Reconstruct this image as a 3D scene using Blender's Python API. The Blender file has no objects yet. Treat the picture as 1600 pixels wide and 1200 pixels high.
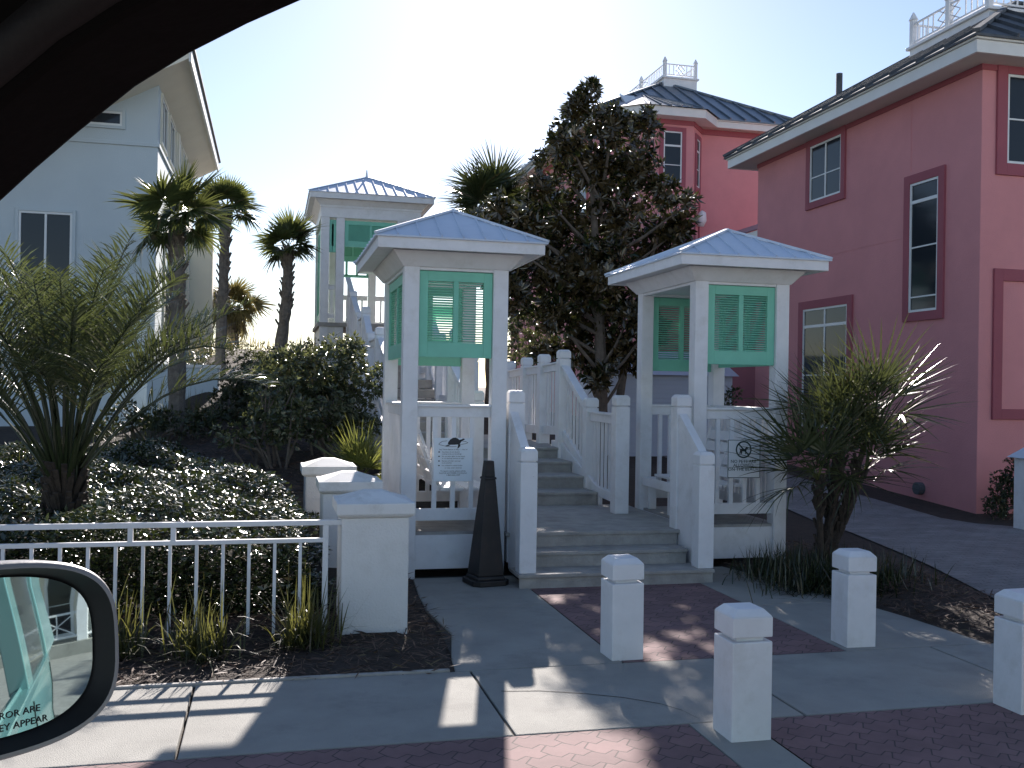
import bpy, math, random
import numpy as np
from mathutils import Vector, Matrix
random.seed(7); rng = np.random.default_rng(11)
scene = bpy.context.scene
COL = scene.collection
PI = math.pi; R = math.radians

# ------------------------------------------------------------------ camera
CAM_H = 1.6
FPX, YAW, PIT, ROL = 1540.0, R(13.7), R(0.2), R(0.95)
_f = Vector((math.sin(YAW)*math.cos(PIT), math.cos(YAW)*math.cos(PIT), math.sin(PIT)))
_r = Vector((math.cos(YAW), -math.sin(YAW), 0)); _u = _r.cross(_f)
CR = _r*math.cos(ROL)+_u*math.sin(ROL); CU = -_r*math.sin(ROL)+_u*math.cos(ROL)
cam = bpy.data.cameras.new('camera'); cam.sensor_width = 36; cam.lens = 36*FPX/1600
cam.clip_start = 0.05; cam.clip_end = 2000
camo = bpy.data.objects.new('camera', cam); COL.objects.link(camo)
m = Matrix.Identity(4)
for i in range(3):
    m[i][0] = CR[i]; m[i][1] = CU[i]; m[i][2] = -_f[i]
m[0][3] = 0; m[1][3] = 0; m[2][3] = CAM_H
camo.matrix_world = m
scene.camera = camo

def at(px, py, Y):
    """world point seen at a photo pixel at street-depth Y"""
    d = _f+CR*((px-800)/FPX)+CU*((600-py)/FPX)
    return Vector((0, 0, CAM_H))+d*(Y/d.y)

# ------------------------------------------------------------------ materials
def new_mat(name):
    mt = bpy.data.materials.new(name); mt.use_nodes = True
    nt = mt.node_tree; nt.nodes.clear()
    out = nt.nodes.new('ShaderNodeOutputMaterial')
    return mt, nt, out

def N(nt, typ, **kw):
    n = nt.nodes.new(typ)
    for k, v in kw.items():
        if k == 'inp':
            for kk, vv in v.items(): n.inputs[kk].default_value = vv
        else: setattr(n, k, v)
    return n

def c4(c): return (c[0], c[1], c[2], 1)

def pbr(name, col, rough=.6, var=.12, scale=3.0, bump=.15, bscale=80, metal=0, spec=.5, dark=None, dscale=1.2, damt=.5, chips=None):
    mt, nt, out = new_mat(name); L = nt.links
    b = N(nt, 'ShaderNodeBsdfPrincipled', inp={'Roughness': rough, 'Metallic': metal, 'Specular IOR Level': spec})
    geo = N(nt, 'ShaderNodeNewGeometry')
    nz = N(nt, 'ShaderNodeTexNoise', inp={'Scale': scale, 'Detail': 6, 'Roughness': .6})
    L.new(geo.outputs['Position'], nz.inputs['Vector'])
    cr = N(nt, 'ShaderNodeValToRGB')
    cr.color_ramp.elements[0].position = .3; cr.color_ramp.elements[1].position = .7
    cr.color_ramp.elements[0].color = c4([x*(1-var) for x in col]); cr.color_ramp.elements[1].color = c4([min(1, x*(1+var)) for x in col])
    L.new(nz.outputs['Fac'], cr.inputs['Fac'])
    src = cr.outputs['Color']
    if chips:
        vc = N(nt, 'ShaderNodeTexNoise', inp={'Scale': 26, 'Detail': 5, 'Roughness': .75, 'Distortion': .6})
        L.new(geo.outputs['Position'], vc.inputs['Vector'])
        rc = N(nt, 'ShaderNodeValToRGB'); rc.color_ramp.elements[0].position = .70; rc.color_ramp.elements[1].position = .73
        L.new(vc.outputs['Fac'], rc.inputs['Fac'])
        mc = N(nt, 'ShaderNodeMix', data_type='RGBA'); mc.inputs['B'].default_value = c4(chips)
        L.new(rc.outputs['Color'], mc.inputs['Factor']); L.new(src, mc.inputs['A']); src = mc.outputs['Result']
    if dark:
        n2 = N(nt, 'ShaderNodeTexNoise', inp={'Scale': dscale, 'Detail': 8, 'Roughness': .7})
        L.new(geo.outputs['Position'], n2.inputs['Vector'])
        r2 = N(nt, 'ShaderNodeValToRGB'); r2.color_ramp.elements[0].position = .52; r2.color_ramp.elements[1].position = .72
        r2.color_ramp.elements[1].color = (damt, damt, damt, 1)
        L.new(n2.outputs['Fac'], r2.inputs['Fac'])
        mx = N(nt, 'ShaderNodeMix', data_type='RGBA'); mx.inputs['B'].default_value = c4(dark)
        L.new(r2.outputs['Color'], mx.inputs['Factor']); L.new(src, mx.inputs['A']); src = mx.outputs['Result']
    L.new(src, b.inputs['Base Color'])
    if bump:
        n3 = N(nt, 'ShaderNodeTexNoise', inp={'Scale': bscale, 'Detail': 4})
        L.new(geo.outputs['Position'], n3.inputs['Vector'])
        bp = N(nt, 'ShaderNodeBump', inp={'Strength': bump, 'Distance': .01})
        L.new(n3.outputs['Fac'], bp.inputs['Height']); L.new(bp.outputs['Normal'], b.inputs['Normal'])
    L.new(b.outputs['BSDF'], out.inputs['Surface'])
    return mt

def leafmat(name, c1, c2, rough=.35, transl=.3, tcol=None, back=None, spec=.5, dry=(.13, .095, .045)):
    mt, nt, out = new_mat(name); L = nt.links
    geo = N(nt, 'ShaderNodeNewGeometry')
    cr = N(nt, 'ShaderNodeValToRGB'); cr.color_ramp.elements[0].color = c4(c1); cr.color_ramp.elements[1].color = c4(c2); cr.color_ramp.elements[1].position = .94
    if dry:
        e_ = cr.color_ramp.elements.new(.965); e_.color = c4(dry)
    L.new(geo.outputs['Random Per Island'], cr.inputs['Fac'])
    src = cr.outputs['Color']
    if back:
        mx = N(nt, 'ShaderNodeMix', data_type='RGBA'); mx.inputs['B'].default_value = c4(back)
        L.new(geo.outputs['Backfacing'], mx.inputs['Factor']); L.new(src, mx.inputs['A']); src = mx.outputs['Result']
    b = N(nt, 'ShaderNodeBsdfPrincipled', inp={'Roughness': rough, 'Specular IOR Level': spec})
    L.new(src, b.inputs['Base Color'])
    t = N(nt, 'ShaderNodeBsdfTranslucent')
    if tcol: t.inputs['Color'].default_value = c4(tcol)
    else: L.new(src, t.inputs['Color'])
    ms = N(nt, 'ShaderNodeMixShader', inp={'Fac': transl})
    L.new(b.outputs['BSDF'], ms.inputs[1]); L.new(t.outputs['BSDF'], ms.inputs[2])
    L.new(ms.outputs['Shader'], out.inputs['Surface'])
    return mt

def paver_mat(name, cols, sx=.165, sy=.085, zig=.014):
    mt, nt, out = new_mat(name); L = nt.links
    geo = N(nt, 'ShaderNodeNewGeometry'); sp = N(nt, 'ShaderNodeSeparateXYZ'); L.new(geo.outputs['Position'], sp.inputs[0])
    def mth(op, a, b=None):
        n = N(nt, 'ShaderNodeMath', operation=op)
        if hasattr(a, 'links'): L.new(a, n.inputs[0])
        else: n.inputs[0].default_value = a
        if b is not None:
            if hasattr(b, 'links'): L.new(b, n.inputs[1])
            else: n.inputs[1].default_value = b
        return n.outputs[0]
    def zigz(src, per):
        return mth('MULTIPLY', mth('SUBTRACT', mth('PINGPONG', src, per/2), per/4), zig*4/per)
    x2 = mth('ADD', sp.outputs[0], zigz(sp.outputs[1], sy))
    y2 = mth('ADD', sp.outputs[1], zigz(sp.outputs[0], sx/2))
    cb = N(nt, 'ShaderNodeCombineXYZ'); L.new(x2, cb.inputs[0]); L.new(y2, cb.inputs[1])
    br = N(nt, 'ShaderNodeTexBrick', offset=.5, inp={'Scale': 1, 'Mortar Size': .0045, 'Mortar Smooth': .3, 'Brick Width': sx, 'Row Height': sy, 'Bias': 0})
    br.inputs['Color1'].default_value = c4(cols[0]); br.inputs['Color2'].default_value = c4(cols[1]); br.inputs['Mortar'].default_value = c4(cols[2])
    L.new(cb.outputs[0], br.inputs['Vector'])
    nz = N(nt, 'ShaderNodeTexNoise', inp={'Scale': 2.2, 'Detail': 8, 'Roughness': .7}); L.new(geo.outputs['Position'], nz.inputs['Vector'])
    rm = N(nt, 'ShaderNodeMapRange', inp={'From Min': .3, 'From Max': .75, 'To Min': .72, 'To Max': 1.25}); L.new(nz.outputs['Fac'], rm.inputs['Value'])
    mx = N(nt, 'ShaderNodeVectorMath', operation='SCALE'); L.new(br.outputs['Color'], mx.inputs[0]); L.new(rm.outputs['Result'], mx.inputs['Scale'])
    b = N(nt, 'ShaderNodeBsdfPrincipled', inp={'Roughness': .85}); L.new(mx.outputs[0], b.inputs['Base Color'])
    n3 = N(nt, 'ShaderNodeTexNoise', inp={'Scale': 160}); L.new(geo.outputs['Position'], n3.inputs['Vector'])
    h = mth('ADD', mth('MULTIPLY', br.outputs['Fac'], -1.0), mth('MULTIPLY', n3.outputs['Fac'], .35))
    bp = N(nt, 'ShaderNodeBump', inp={'Strength': .6, 'Distance': .004}); L.new(h, bp.inputs['Height']); L.new(bp.outputs['Normal'], b.inputs['Normal'])
    L.new(b.outputs['BSDF'], out.inputs['Surface'])
    return mt

def clap_mat(name, col, pitch=.085):
    mt, nt, out = new_mat(name); L = nt.links
    geo = N(nt, 'ShaderNodeNewGeometry'); sp = N(nt, 'ShaderNodeSeparateXYZ'); L.new(geo.outputs['Position'], sp.inputs[0])
    dv = N(nt, 'ShaderNodeMath', operation='DIVIDE'); L.new(sp.outputs[2], dv.inputs[0]); dv.inputs[1].default_value = pitch
    fr = N(nt, 'ShaderNodeMath', operation='FRACT'); L.new(dv.outputs[0], fr.inputs[0])
    b = N(nt, 'ShaderNodeBsdfPrincipled', inp={'Roughness': .6, 'Base Color': c4(col)})
    bp = N(nt, 'ShaderNodeBump', inp={'Strength': 1.0, 'Distance': .015}); bp.invert = True
    L.new(fr.outputs[0], bp.inputs['Height']); L.new(bp.outputs['Normal'], b.inputs['Normal'])
    L.new(b.outputs['BSDF'], out.inputs['Surface'])
    return mt

M = {}
M['white'] = pbr('white_paint', (.79, .79, .79), .5, .05, 4, .12, 30, dark=(.55, .52, .46), dscale=3, damt=.35)
M['whitewood'] = pbr('white_painted_wood', (.79, .79, .80), .45, .05, 6, .18, 25, dark=(.5, .48, .42), dscale=5, damt=.35, chips=(.42, .38, .31))
M['stuccow'] = pbr('white_stucco', (.78, .77, .74), .85, .05, 2, .45, 90, dark=(.5, .47, .4), dscale=2.5, damt=.3)
M['stuccocap'] = pbr('white_cap_stucco', (.80, .79, .76), .75, .05, 3, .12, 110, dark=(.4, .38, .33), dscale=5, damt=.45)
M['deck'] = pbr('weathered_grey_deck', (.36, .345, .32), .75, .2, 7, .3, 60, dark=(.2, .19, .17), dscale=4, damt=.5)
M['green'] = pbr('seafoam_green_paint', (.20, .59, .43), .45, .06, 5, .1, 40)
M['tin'] = pbr('white_metal_roof', (.60, .68, .78), .5, .07, 2, .05, 20, dark=(.36, .42, .5), dscale=4, damt=.35)
M['concrete'] = pbr('sidewalk_concrete', (.315, .308, .28), .9, .13, 2.2, .5, 170, dark=(.19, .185, .17), dscale=2.3, damt=.6)
M['conc_dark'] = pbr('joint_filler', (.05, .047, .042), .95, .2, 8, .2)
M['paver'] = paver_mat('red_interlocking_pavers', [(.185, .108, .108), (.235, .138, .135), (.075, .055, .053)], .20, .125, .02)
M['drive'] = paver_mat('grey_driveway_pavers', [(.21, .205, .205), (.26, .25, .25), (.13, .125, .125)], .22, .11, .012)
M['asphalt'] = pbr('asphalt', (.22, .215, .205), .9, .2, 5, .5, 200)  # street tone raised so sunlit ground fills the shaded facades
M['shell'] = pbr('pale_bounce_surface', (.42, .40, .36), .9, .12, 3, .4, 60)  # kept pale so the added ground throws light back
M['soil'] = pbr('mulch_soil', (.038, .026, .019), .95, .45, 9, .9, 45, dark=(.075, .05, .036), dscale=14, damt=.6)
M['straw'] = leafmat('pine_straw', (.055, .03, .02), (.16, .10, .068), .7, .1)
M['black_rubber'] = pbr('black_rubber', (.020, .018, .018), .55, .3, 6, .2, 40, dark=(.05, .028, .02), dscale=6, damt=.8)
M['signface'] = pbr('sign_face', (.78, .84, .88), .4, .02, 3, 0)
M['signface2'] = pbr('sign_face_white', (.88, .89, .89), .4, .02, 3, 0)
M['ink'] = pbr('black_ink', (.02, .02, .025), .5, .05, 3, 0)
M['inkgreen'] = pbr('dark_green_ink', (.012, .045, .04), .5, .05, 3, 0)
M['pink'] = pbr('pink_stucco', (.64, .272, .282), .9, .06, 1.2, .5, 70, dark=(.54, .222, .235), dscale=.8, damt=.4)
M['trim'] = pbr('dark_rose_trim', (.33, .09, .115), .8, .06, 2, .3, 70)
M['cream'] = pbr('pale_cream_stucco', (.52, .60, .63), .9, .04, 1, .35, 70, dark=(.43, .52, .56), dscale=.7, damt=.3)
M['creamtrim'] = pbr('cream_trim', (.78, .74, .62), .7, .04, 2, .1, 40)
M['fascia'] = pbr('white_fascia', (.72, .73, .70), .5, .05, 3, .05)
M['soffit'] = pbr('soffit', (.60, .57, .50), .6, .05, 3, .05)
M['greyroof'] = pbr('grey_metal_roof', (.17, .20, .23), .4, .1, 2, .05, 20, metal=.5)
M['darkroof'] = pbr('dark_shingle', (.09, .10, .11), .8, .25, 6, .5, 40)
M['glass'] = pbr('window_glass', (.025, .032, .04), .08, .1, .7, .02, 3, spec=.28)
M['frame'] = pbr('window_frame', (.72, .76, .76), .45, .04, 3, 0)
M['clap'] = clap_mat('blue_grey_clapboard', (.55, .60, .68))
M['clapw'] = clap_mat('white_clapboard', (.75, .75, .73), .11)
M['bark'] = pbr('tree_bark', (.13, .105, .085), .9, .3, 14, .8, 40)
M['palmbark'] = pbr('palm_bark', (.16, .135, .11), .95, .35, 18, 1.0, 45, dark=(.07, .055, .045), dscale=20, damt=.7)
M['pindotrunk'] = pbr('pindo_trunk', (.055, .04, .03), .95, .4, 22, 1.0, 40)
M['palm'] = leafmat('palm_leaf', (.035, .055, .02), (.085, .11, .035), .32, .30, (.15, .17, .045))
M['palmbrown'] = leafmat('dry_palm_leaf', (.07, .075, .03), (.16, .13, .05), .5, .35, (.24, .20, .07))
M['palmetto'] = leafmat('palmetto_leaf', (.05, .065, .02), (.16, .17, .05), .35, .35, (.26, .28, .06))
M['lilyturf'] = leafmat('lily_turf_leaf', (.018, .026, .012), (.05, .06, .025), .25, .15, (.08, .10, .03), spec=.7)
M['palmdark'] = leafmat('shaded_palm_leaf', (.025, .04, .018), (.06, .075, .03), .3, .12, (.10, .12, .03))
M['pindo'] = leafmat('pindo_leaf', (.022, .036, .018), (.07, .085, .035), .22, .20, (.13, .16, .045), spec=.9)
M['petiole'] = pbr('palm_petiole', (.11, .12, .06), .4, .2, 8, 0)
M['magnolia'] = leafmat('magnolia_leaf', (.014, .026, .010), (.048, .056, .018), .20, .10, (.10, .11, .025), back=(.062, .045, .018), spec=.8)
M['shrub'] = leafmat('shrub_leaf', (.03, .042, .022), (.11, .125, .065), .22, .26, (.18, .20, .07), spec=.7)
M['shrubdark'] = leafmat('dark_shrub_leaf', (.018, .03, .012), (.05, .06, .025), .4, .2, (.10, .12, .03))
M['cover'] = leafmat('ground_cover_leaf', (.014, .028, .012), (.06, .075, .03), .20, .08, (.09, .12, .02), spec=.8)
M['grass'] = leafmat('grass_blade', (.022, .03, .012), (.11, .11, .04), .4, .30, (.20, .20, .05))
M['yucca'] = leafmat('fan_leaf', (.028, .04, .016), (.085, .095, .038), .26, .18, (.12, .14, .04), spec=.8)
M['carblack'] = pbr('car_interior_trim', (.0045, .004, .004), .9, .1, 4, .1, spec=.1)
M['carband'] = pbr('car_window_seal', (.011, .010, .0105), .6, .1, 4, .1, spec=.25)
M['carpaint'] = pbr('car_paint', (.15, .30, .31), .14, .04, 2, 0, metal=.35, spec=.6)
M['housing'] = pbr('mirror_housing', (.24, .24, .25), .42, .06, 5, .05, 200)
M['housingin'] = pbr('mirror_inner_rim', (.012, .012, .013), .6, .05, 5, 0)
mt, nt, out = new_mat('mirror_glass')
g = N(nt, 'ShaderNodeBsdfGlossy', inp={'Roughness': .02, 'Color': (.60, .74, .72, 1)}); nt.links.new(g.outputs[0], out.inputs['Surface']); M['mirror'] = mt

# ------------------------------------------------------------------ mesh builder
ORG = {}
class MB:
    def __init__(s): s.v = []; s.f = []
    def add(s, vs, fs):
        o = len(s.v); s.v += [tuple(v) for v in vs]; s.f += [tuple(i+o for i in f) for f in fs]; return s
    def box(s, x0, x1, y0, y1, z0, z1):
        return s.add([(x0,y0,z0),(x1,y0,z0),(x1,y1,z0),(x0,y1,z0),(x0,y0,z1),(x1,y0,z1),(x1,y1,z1),(x0,y1,z1)],
                     [(3,2,1,0),(4,5,6,7),(0,1,5,4),(1,2,6,5),(2,3,7,6),(3,0,4,7)])
    def frus(s, a, b):
        """a, b = (x0,x1,y0,y1,z): a tapered box between two rectangles"""
        return s.add([(a[0],a[2],a[4]),(a[1],a[2],a[4]),(a[1],a[3],a[4]),(a[0],a[3],a[4]),(b[0],b[2],b[4]),(b[1],b[2],b[4]),(b[1],b[3],b[4]),(b[0],b[3],b[4])],
                     [(3,2,1,0),(4,5,6,7),(0,1,5,4),(1,2,6,5),(2,3,7,6),(3,0,4,7)])
    def fbox(s, fn, u0, u1, d0, d1, z0, z1):
        vs = [fn(u, d, z) for z in (z0, z1) for (u, d) in ((u0,d0),(u1,d0),(u1,d1),(u0,d1))]
        return s.add(vs, [(3,2,1,0),(4,5,6,7),(0,1,5,4),(1,2,6,5),(2,3,7,6),(3,0,4,7)])
    def bar(s, p, q, w, h, up=(0,0,1)):
        p = Vector(p); q = Vector(q); d = (q-p).normalized(); up = Vector(up)
        sd = d.cross(up)
        if sd.length < 1e-4: sd = d.cross(Vector((0,1,0)))
        sd.normalize(); u = sd.cross(d)
        vs = [a+sd*(i*w/2)+u*(j*h/2) for a in (p, q) for (i, j) in ((-1,-1),(1,-1),(1,1),(-1,1))]
        return s.add(vs, [(0,1,2,3),(7,6,5,4),(0,4,5,1),(1,5,6,2),(2,6,7,3),(3,7,4,0)])
    def tube(s, pts, rad, n=8, cap=True):
        pts = [Vector(p) for p in pts]; k = len(pts)
        if not hasattr(rad, '__len__'): rad = [rad]*k
        vs = []; fs = []
        for i, p in enumerate(pts):
            d = (pts[min(i+1, k-1)]-pts[max(i-1, 0)]).normalized()
            a = d.orthogonal().normalized() if abs(d.z) < .9 else (Vector((1,0,0))-d*d.x).normalized()
            b = d.cross(a)
            for j in range(n):
                t = 2*PI*j/n; vs.append(p+(a*math.cos(t)+b*math.sin(t))*rad[i])
        for i in range(k-1):
            for j in range(n):
                fs.append((i*n+j, i*n+(j+1)%n, (i+1)*n+(j+1)%n, (i+1)*n+j))
        if cap: fs += [tuple(range(n))[::-1], tuple((k-1)*n+j for j in range(n))]
        return s.add(vs, fs)
    def prism(s, poly, fn, d0, d1):
        """extrude a 2-D polygon (a,b) through fn(a,b,d)"""
        n = len(poly); vs = [fn(a, b, d0) for a, b in poly]+[fn(a, b, d1) for a, b in poly]
        fs = [tuple(range(n))[::-1], tuple(range(n, 2*n))]+[(i, (i+1)%n, n+(i+1)%n, n+i) for i in range(n)]
        return s.add(vs, fs)
    def build(s, name, mat, parent=None, bevel=0, smooth=False, org=None):
        o = org if org is not None else (ORG[parent.name] if parent else (0,0,0))
        me = bpy.data.meshes.new(name)
        me.from_pydata([(v[0]-o[0], v[1]-o[1], v[2]-o[2]) for v in s.v], [], s.f); me.update()
        return link(name, me, mat, parent, o, bevel, smooth)

def link(name, me, mat, parent, o, bevel=0, smooth=False):
    if mat: me.materials.append(M[mat])
    if smooth:
        me.polygons.foreach_set('use_smooth', [True]*len(me.polygons))
    ob = bpy.data.objects.new(name, me); COL.objects.link(ob)
    if parent: ob.parent = parent
    else: ob.location = o
    if bevel:
        b = ob.modifiers.new('bevel', 'BEVEL'); b.width = bevel; b.segments = 2; b.limit_method = 'ANGLE'
    ORG[ob.name] = tuple(o)
    return ob

def npmesh(name, V, F, mat, parent=None, org=(0,0,0), smooth=False):
    """V (n,3) array; F list of (k,m) index arrays"""
    V = np.asarray(V, dtype=np.float64)-np.array(ORG[parent.name] if parent else org)
    me = bpy.data.meshes.new(name)
    fs = [np.asarray(f) for f in F if len(f)]
    loops = np.concatenate([f.ravel() for f in fs]); tot = np.concatenate([np.full(len(f), f.shape[1]) for f in fs])
    st = np.concatenate([[0], np.cumsum(tot)[:-1]])
    me.vertices.add(len(V)); me.vertices.foreach_set('co', V.ravel().astype(np.float32))
    me.loops.add(len(loops)); me.loops.foreach_set('vertex_index', loops.astype(np.int32))
    me.polygons.add(len(tot)); me.polygons.foreach_set('loop_start', st.astype(np.int32)); me.polygons.foreach_set('loop_total', tot.astype(np.int32))
    me.update(calc_edges=True); me.validate()
    return link(name, me, mat, parent, ORG[parent.name] if parent else org, 0, smooth)

def tag(o, label=None, cat=None, group=None, kind=None):
    if label: o['label'] = label
    if cat: o['category'] = cat
    if group: o['group'] = group
    if kind: o['kind'] = kind
    return o
def thing(name, loc, label, cat, group=None):
    o = bpy.data.objects.new(name, None); COL.objects.link(o); o.location = loc; o.empty_display_size = .2
    ORG[o.name] = tuple(loc); return tag(o, label, cat, group)
def copy_tree(o, parent=None):
    c = o.copy(); COL.objects.link(c)
    if parent: c.parent = parent
    for ch in list(o.children): copy_tree(ch, c)
    return c
def textmesh(body, size, name='lettering', align='CENTER'):
    cu = bpy.data.curves.new('txt', 'FONT'); cu.body = body; cu.size = size; cu.align_x = align; cu.resolution_u = 2
    cu.extrude = .0006
    to = bpy.data.objects.new('txt', cu); COL.objects.link(to)
    dg = bpy.context.evaluated_depsgraph_get(); me = bpy.data.meshes.new_from_object(to.evaluated_get(dg))
    bpy.data.objects.remove(to); bpy.data.curves.remove(cu); me.name = name
    return me

# ------------------------------------------------------------------ terrain
def ter(x, y):
    x = np.asarray(x, float); y = np.asarray(y, float)
    I = np.interp
    dune = I(y, [6.4, 7, 9, 12, 14, 17, 20, 26, 60], [.03, .08, .32, .68, .98, 1.70, 2.25, 2.35, 2.3])
    left = I(y, [6.4, 7, 9, 12, 17, 24, 60], [.03, .08, .30, .58, .86, 1.2, 1.5])
    mid = I(y, [8.5, 10, 12, 14.5, 17, 20, 22, 26], [-.03, .04, .3, .5, .9, 1.6, 2.2, 2.3])
    right = I(y, [11, 15, 25, 60], [0, .22, .8, 1.2])
    ss = lambda a, b, t: (lambda k: k*k*(3-2*k))(np.clip((t-a)/(b-a), 0, 1))
    z = left+(dune-left)*ss(-2.2, -.9, x)
    z = z+(mid-z)*ss(.75, 1.12, x)
    z = z+(right-z)*ss(3.6, 5.6, x)
    z = np.where(y < 6.4, np.where((x > 4.2) | (x < 1.0), -.005, -.03), z)
    z = np.where((x > 1.02) & (x < 4.3) & (y < 8.9), -.03, z)
    z = np.where(y < 5.47, -.03, z)
    return z
def axis(a, b, st, lo, hi):
    fine = list(np.arange(a, b+1e-6, st)); out_ = []; s_ = st; t = a
    while t > lo: s_ *= 1.5; t -= s_; out_.append(t)
    out_ = out_[::-1]; s_ = st; t = b; o2 = []
    while t < hi: s_ *= 1.5; t += s_; o2.append(t)
    return np.array(out_+fine+o2)
gx = axis(-9, 17, .2, -600, 600); gy = axis(4.9, 30, .2, -600, 600)
GX, GY = np.meshgrid(gx, gy); GZ = ter(GX, GY)
bump = (np.sin(GX*5.3+GY*2.1)*np.sin(GY*4.7-GX*1.3))*.018
GZ = np.where((GY > 5.6) & ~((GX > 1.0) & (GX < 4.6) & (GY < 9)), GZ+np.where((GX > 4.9) & (GX < 9.2), 0, bump), GZ)
nx, ny = len(gx), len(gy); idx = np.arange(nx*ny).reshape(ny, nx)
Fq = np.stack([idx[:-1,:-1], idx[:-1,1:], idx[1:,1:], idx[1:,:-1]], -1).reshape(-1, 4)
tag(npmesh('ground', np.stack([GX, GY, GZ], -1).reshape(-1, 3), [Fq], 'soil', smooth=True), 'brown mulch covered ground rising towards the dune', 'ground', kind='structure')

def sheet(name, poly, z, mat, label, thick=.0):
    mb = MB()
    if thick: mb.prism(poly, lambda a, b, d: (a, b, d), z-thick, z)
    else: mb.add([(a, b, z) for a, b in poly], [tuple(range(len(poly)))])
    return tag(mb.build(name, mat), label, name.replace('_', ' '), kind='structure')
# sidewalk slabs with open joints
mb = MB(); J = [1.115+1.485*k for k in range(-22, 24)]
for a, b in zip(J[:-1], J[1:]):
    mb.box(a+.007, b-.007, 4.405, 5.448, -.06, 0)
mb.prism([(1.03, 5.456), (2.025, 5.456), (2.025, 6.985), (1.10, 6.985), (1.16, 6.3), (1.06, 5.75)], lambda a, b, d: (a, b, d), -.06, 0)
mb.prism([(1.10, 6.995), (2.025, 6.995), (2.025, 8.15), (1.17, 8.15), (1.12, 7.5)], lambda a, b, d: (a, b, d), -.06, 0)
mb.prism([(3.497, 5.456), (4.52, 5.456), (4.46, 6.2), (4.37, 6.745), (3.497, 6.745)], lambda a, b, d: (a, b, d), -.06, 0)
mb.prism([(3.497, 6.755), (4.37, 6.755), (4.22, 7.5), (4.02, 8.28), (3.497, 8.28)], lambda a, b, d: (a, b, d), -.06, 0)
mb.box(1.975, 2.27, -1, 4.397, -.06, 0)
tag(mb.build('sidewalk', 'concrete', bevel=.006), 'grey concrete sidewalk slabs with dark joints', 'sidewalk', kind='structure')
sheet('path_bed', [(1.0, 4.41), (4.56, 4.41), (4.5, 6.2), (4.0, 8.27), (1.2, 8.27)], -.012, 'conc_dark', 'dark bedding in the joints of the sidewalk')
sheet('paver_path', [(2.033, 5.456), (3.489, 5.456), (3.489, 7.66), (2.033, 7.66)], -.002, 'paver', 'red interlocking pavers leading to the wooden steps')
mb = MB(); mb.add([(-40, -1, -.002), (1.967, -1, -.002), (1.967, 4.395, -.002), (-40, 4.395, -.002)], [(0,1,2,3)])
mb.add([(2.278, -1, -.002), (40, -1, -.002), (40, 4.395, -.002), (2.278, 4.395, -.002)], [(0,1,2,3)])
tag(mb.build('parking_pavers', 'paver'), 'red interlocking paver parking strip along the kerb', 'paving', kind='structure')
sheet('road', [(-300, -14), (300, -14), (300, -1.0), (-300, -1.0)], -.010, 'asphalt', 'asphalt street behind the car, paled to bounce sunlight')
sheet('reflector', [(-300, -150), (300, -150), (300, -14), (-300, -14)], -.012, 'shell', 'added pale lot across the street')  # ground sheet added to bounce sunlight onto the shaded fronts
mb = MB()   # hairline crack wandering over one slab
cp = [at(830, 1082, 0) for _ in ()]
crk = [(1.20, 5.05), (1.4, 5.02), (1.62, 4.93), (1.8, 4.83), (1.95, 4.70), (2.02, 4.58), (2.05, 4.45)]
for (a, b), (c, d) in zip(crk[:-1], crk[1:]):
    mb.add([(a, b-.004, .002), (c, d-.004, .002), (c, d+.004, .002), (a, b+.004, .002)], [(0,1,2,3)])
tag(mb.build('sidewalk_crack', 'conc_dark'), 'thin dark crack curving across a sidewalk slab', 'crack', kind='structure')
# driveway, draped
ys = np.concatenate([[5.46], np.arange(6, 24, .5)])
xl = np.interp(ys, [5.46, 6.65, 8.14, 10, 14, 24], [5.15, 5.54, 6.02, 6.45, 6.9, 7.6]); xr = np.interp(ys, [5.46, 9.2, 9.6, 10.6, 24], [14, 14, 9.4, 8.4, 8.4])
V = []; 
for y, a, b in zip(ys, xl, xr):
    for t in np.linspace(0, 1, 9):
        x = a+(b-a)*t; V.append((x, y, max(0, float(ter(x, y)))+.012))
i2 = np.arange(len(ys)*9).reshape(len(ys), 9)
tag(npmesh('driveway', V, [np.stack([i2[:-1,:-1], i2[:-1,1:], i2[1:,1:], i2[1:,:-1]], -1).reshape(-1, 4)], 'drive', smooth=True), 'grey paved driveway beside the pink house', 'driveway', kind='structure')

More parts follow.
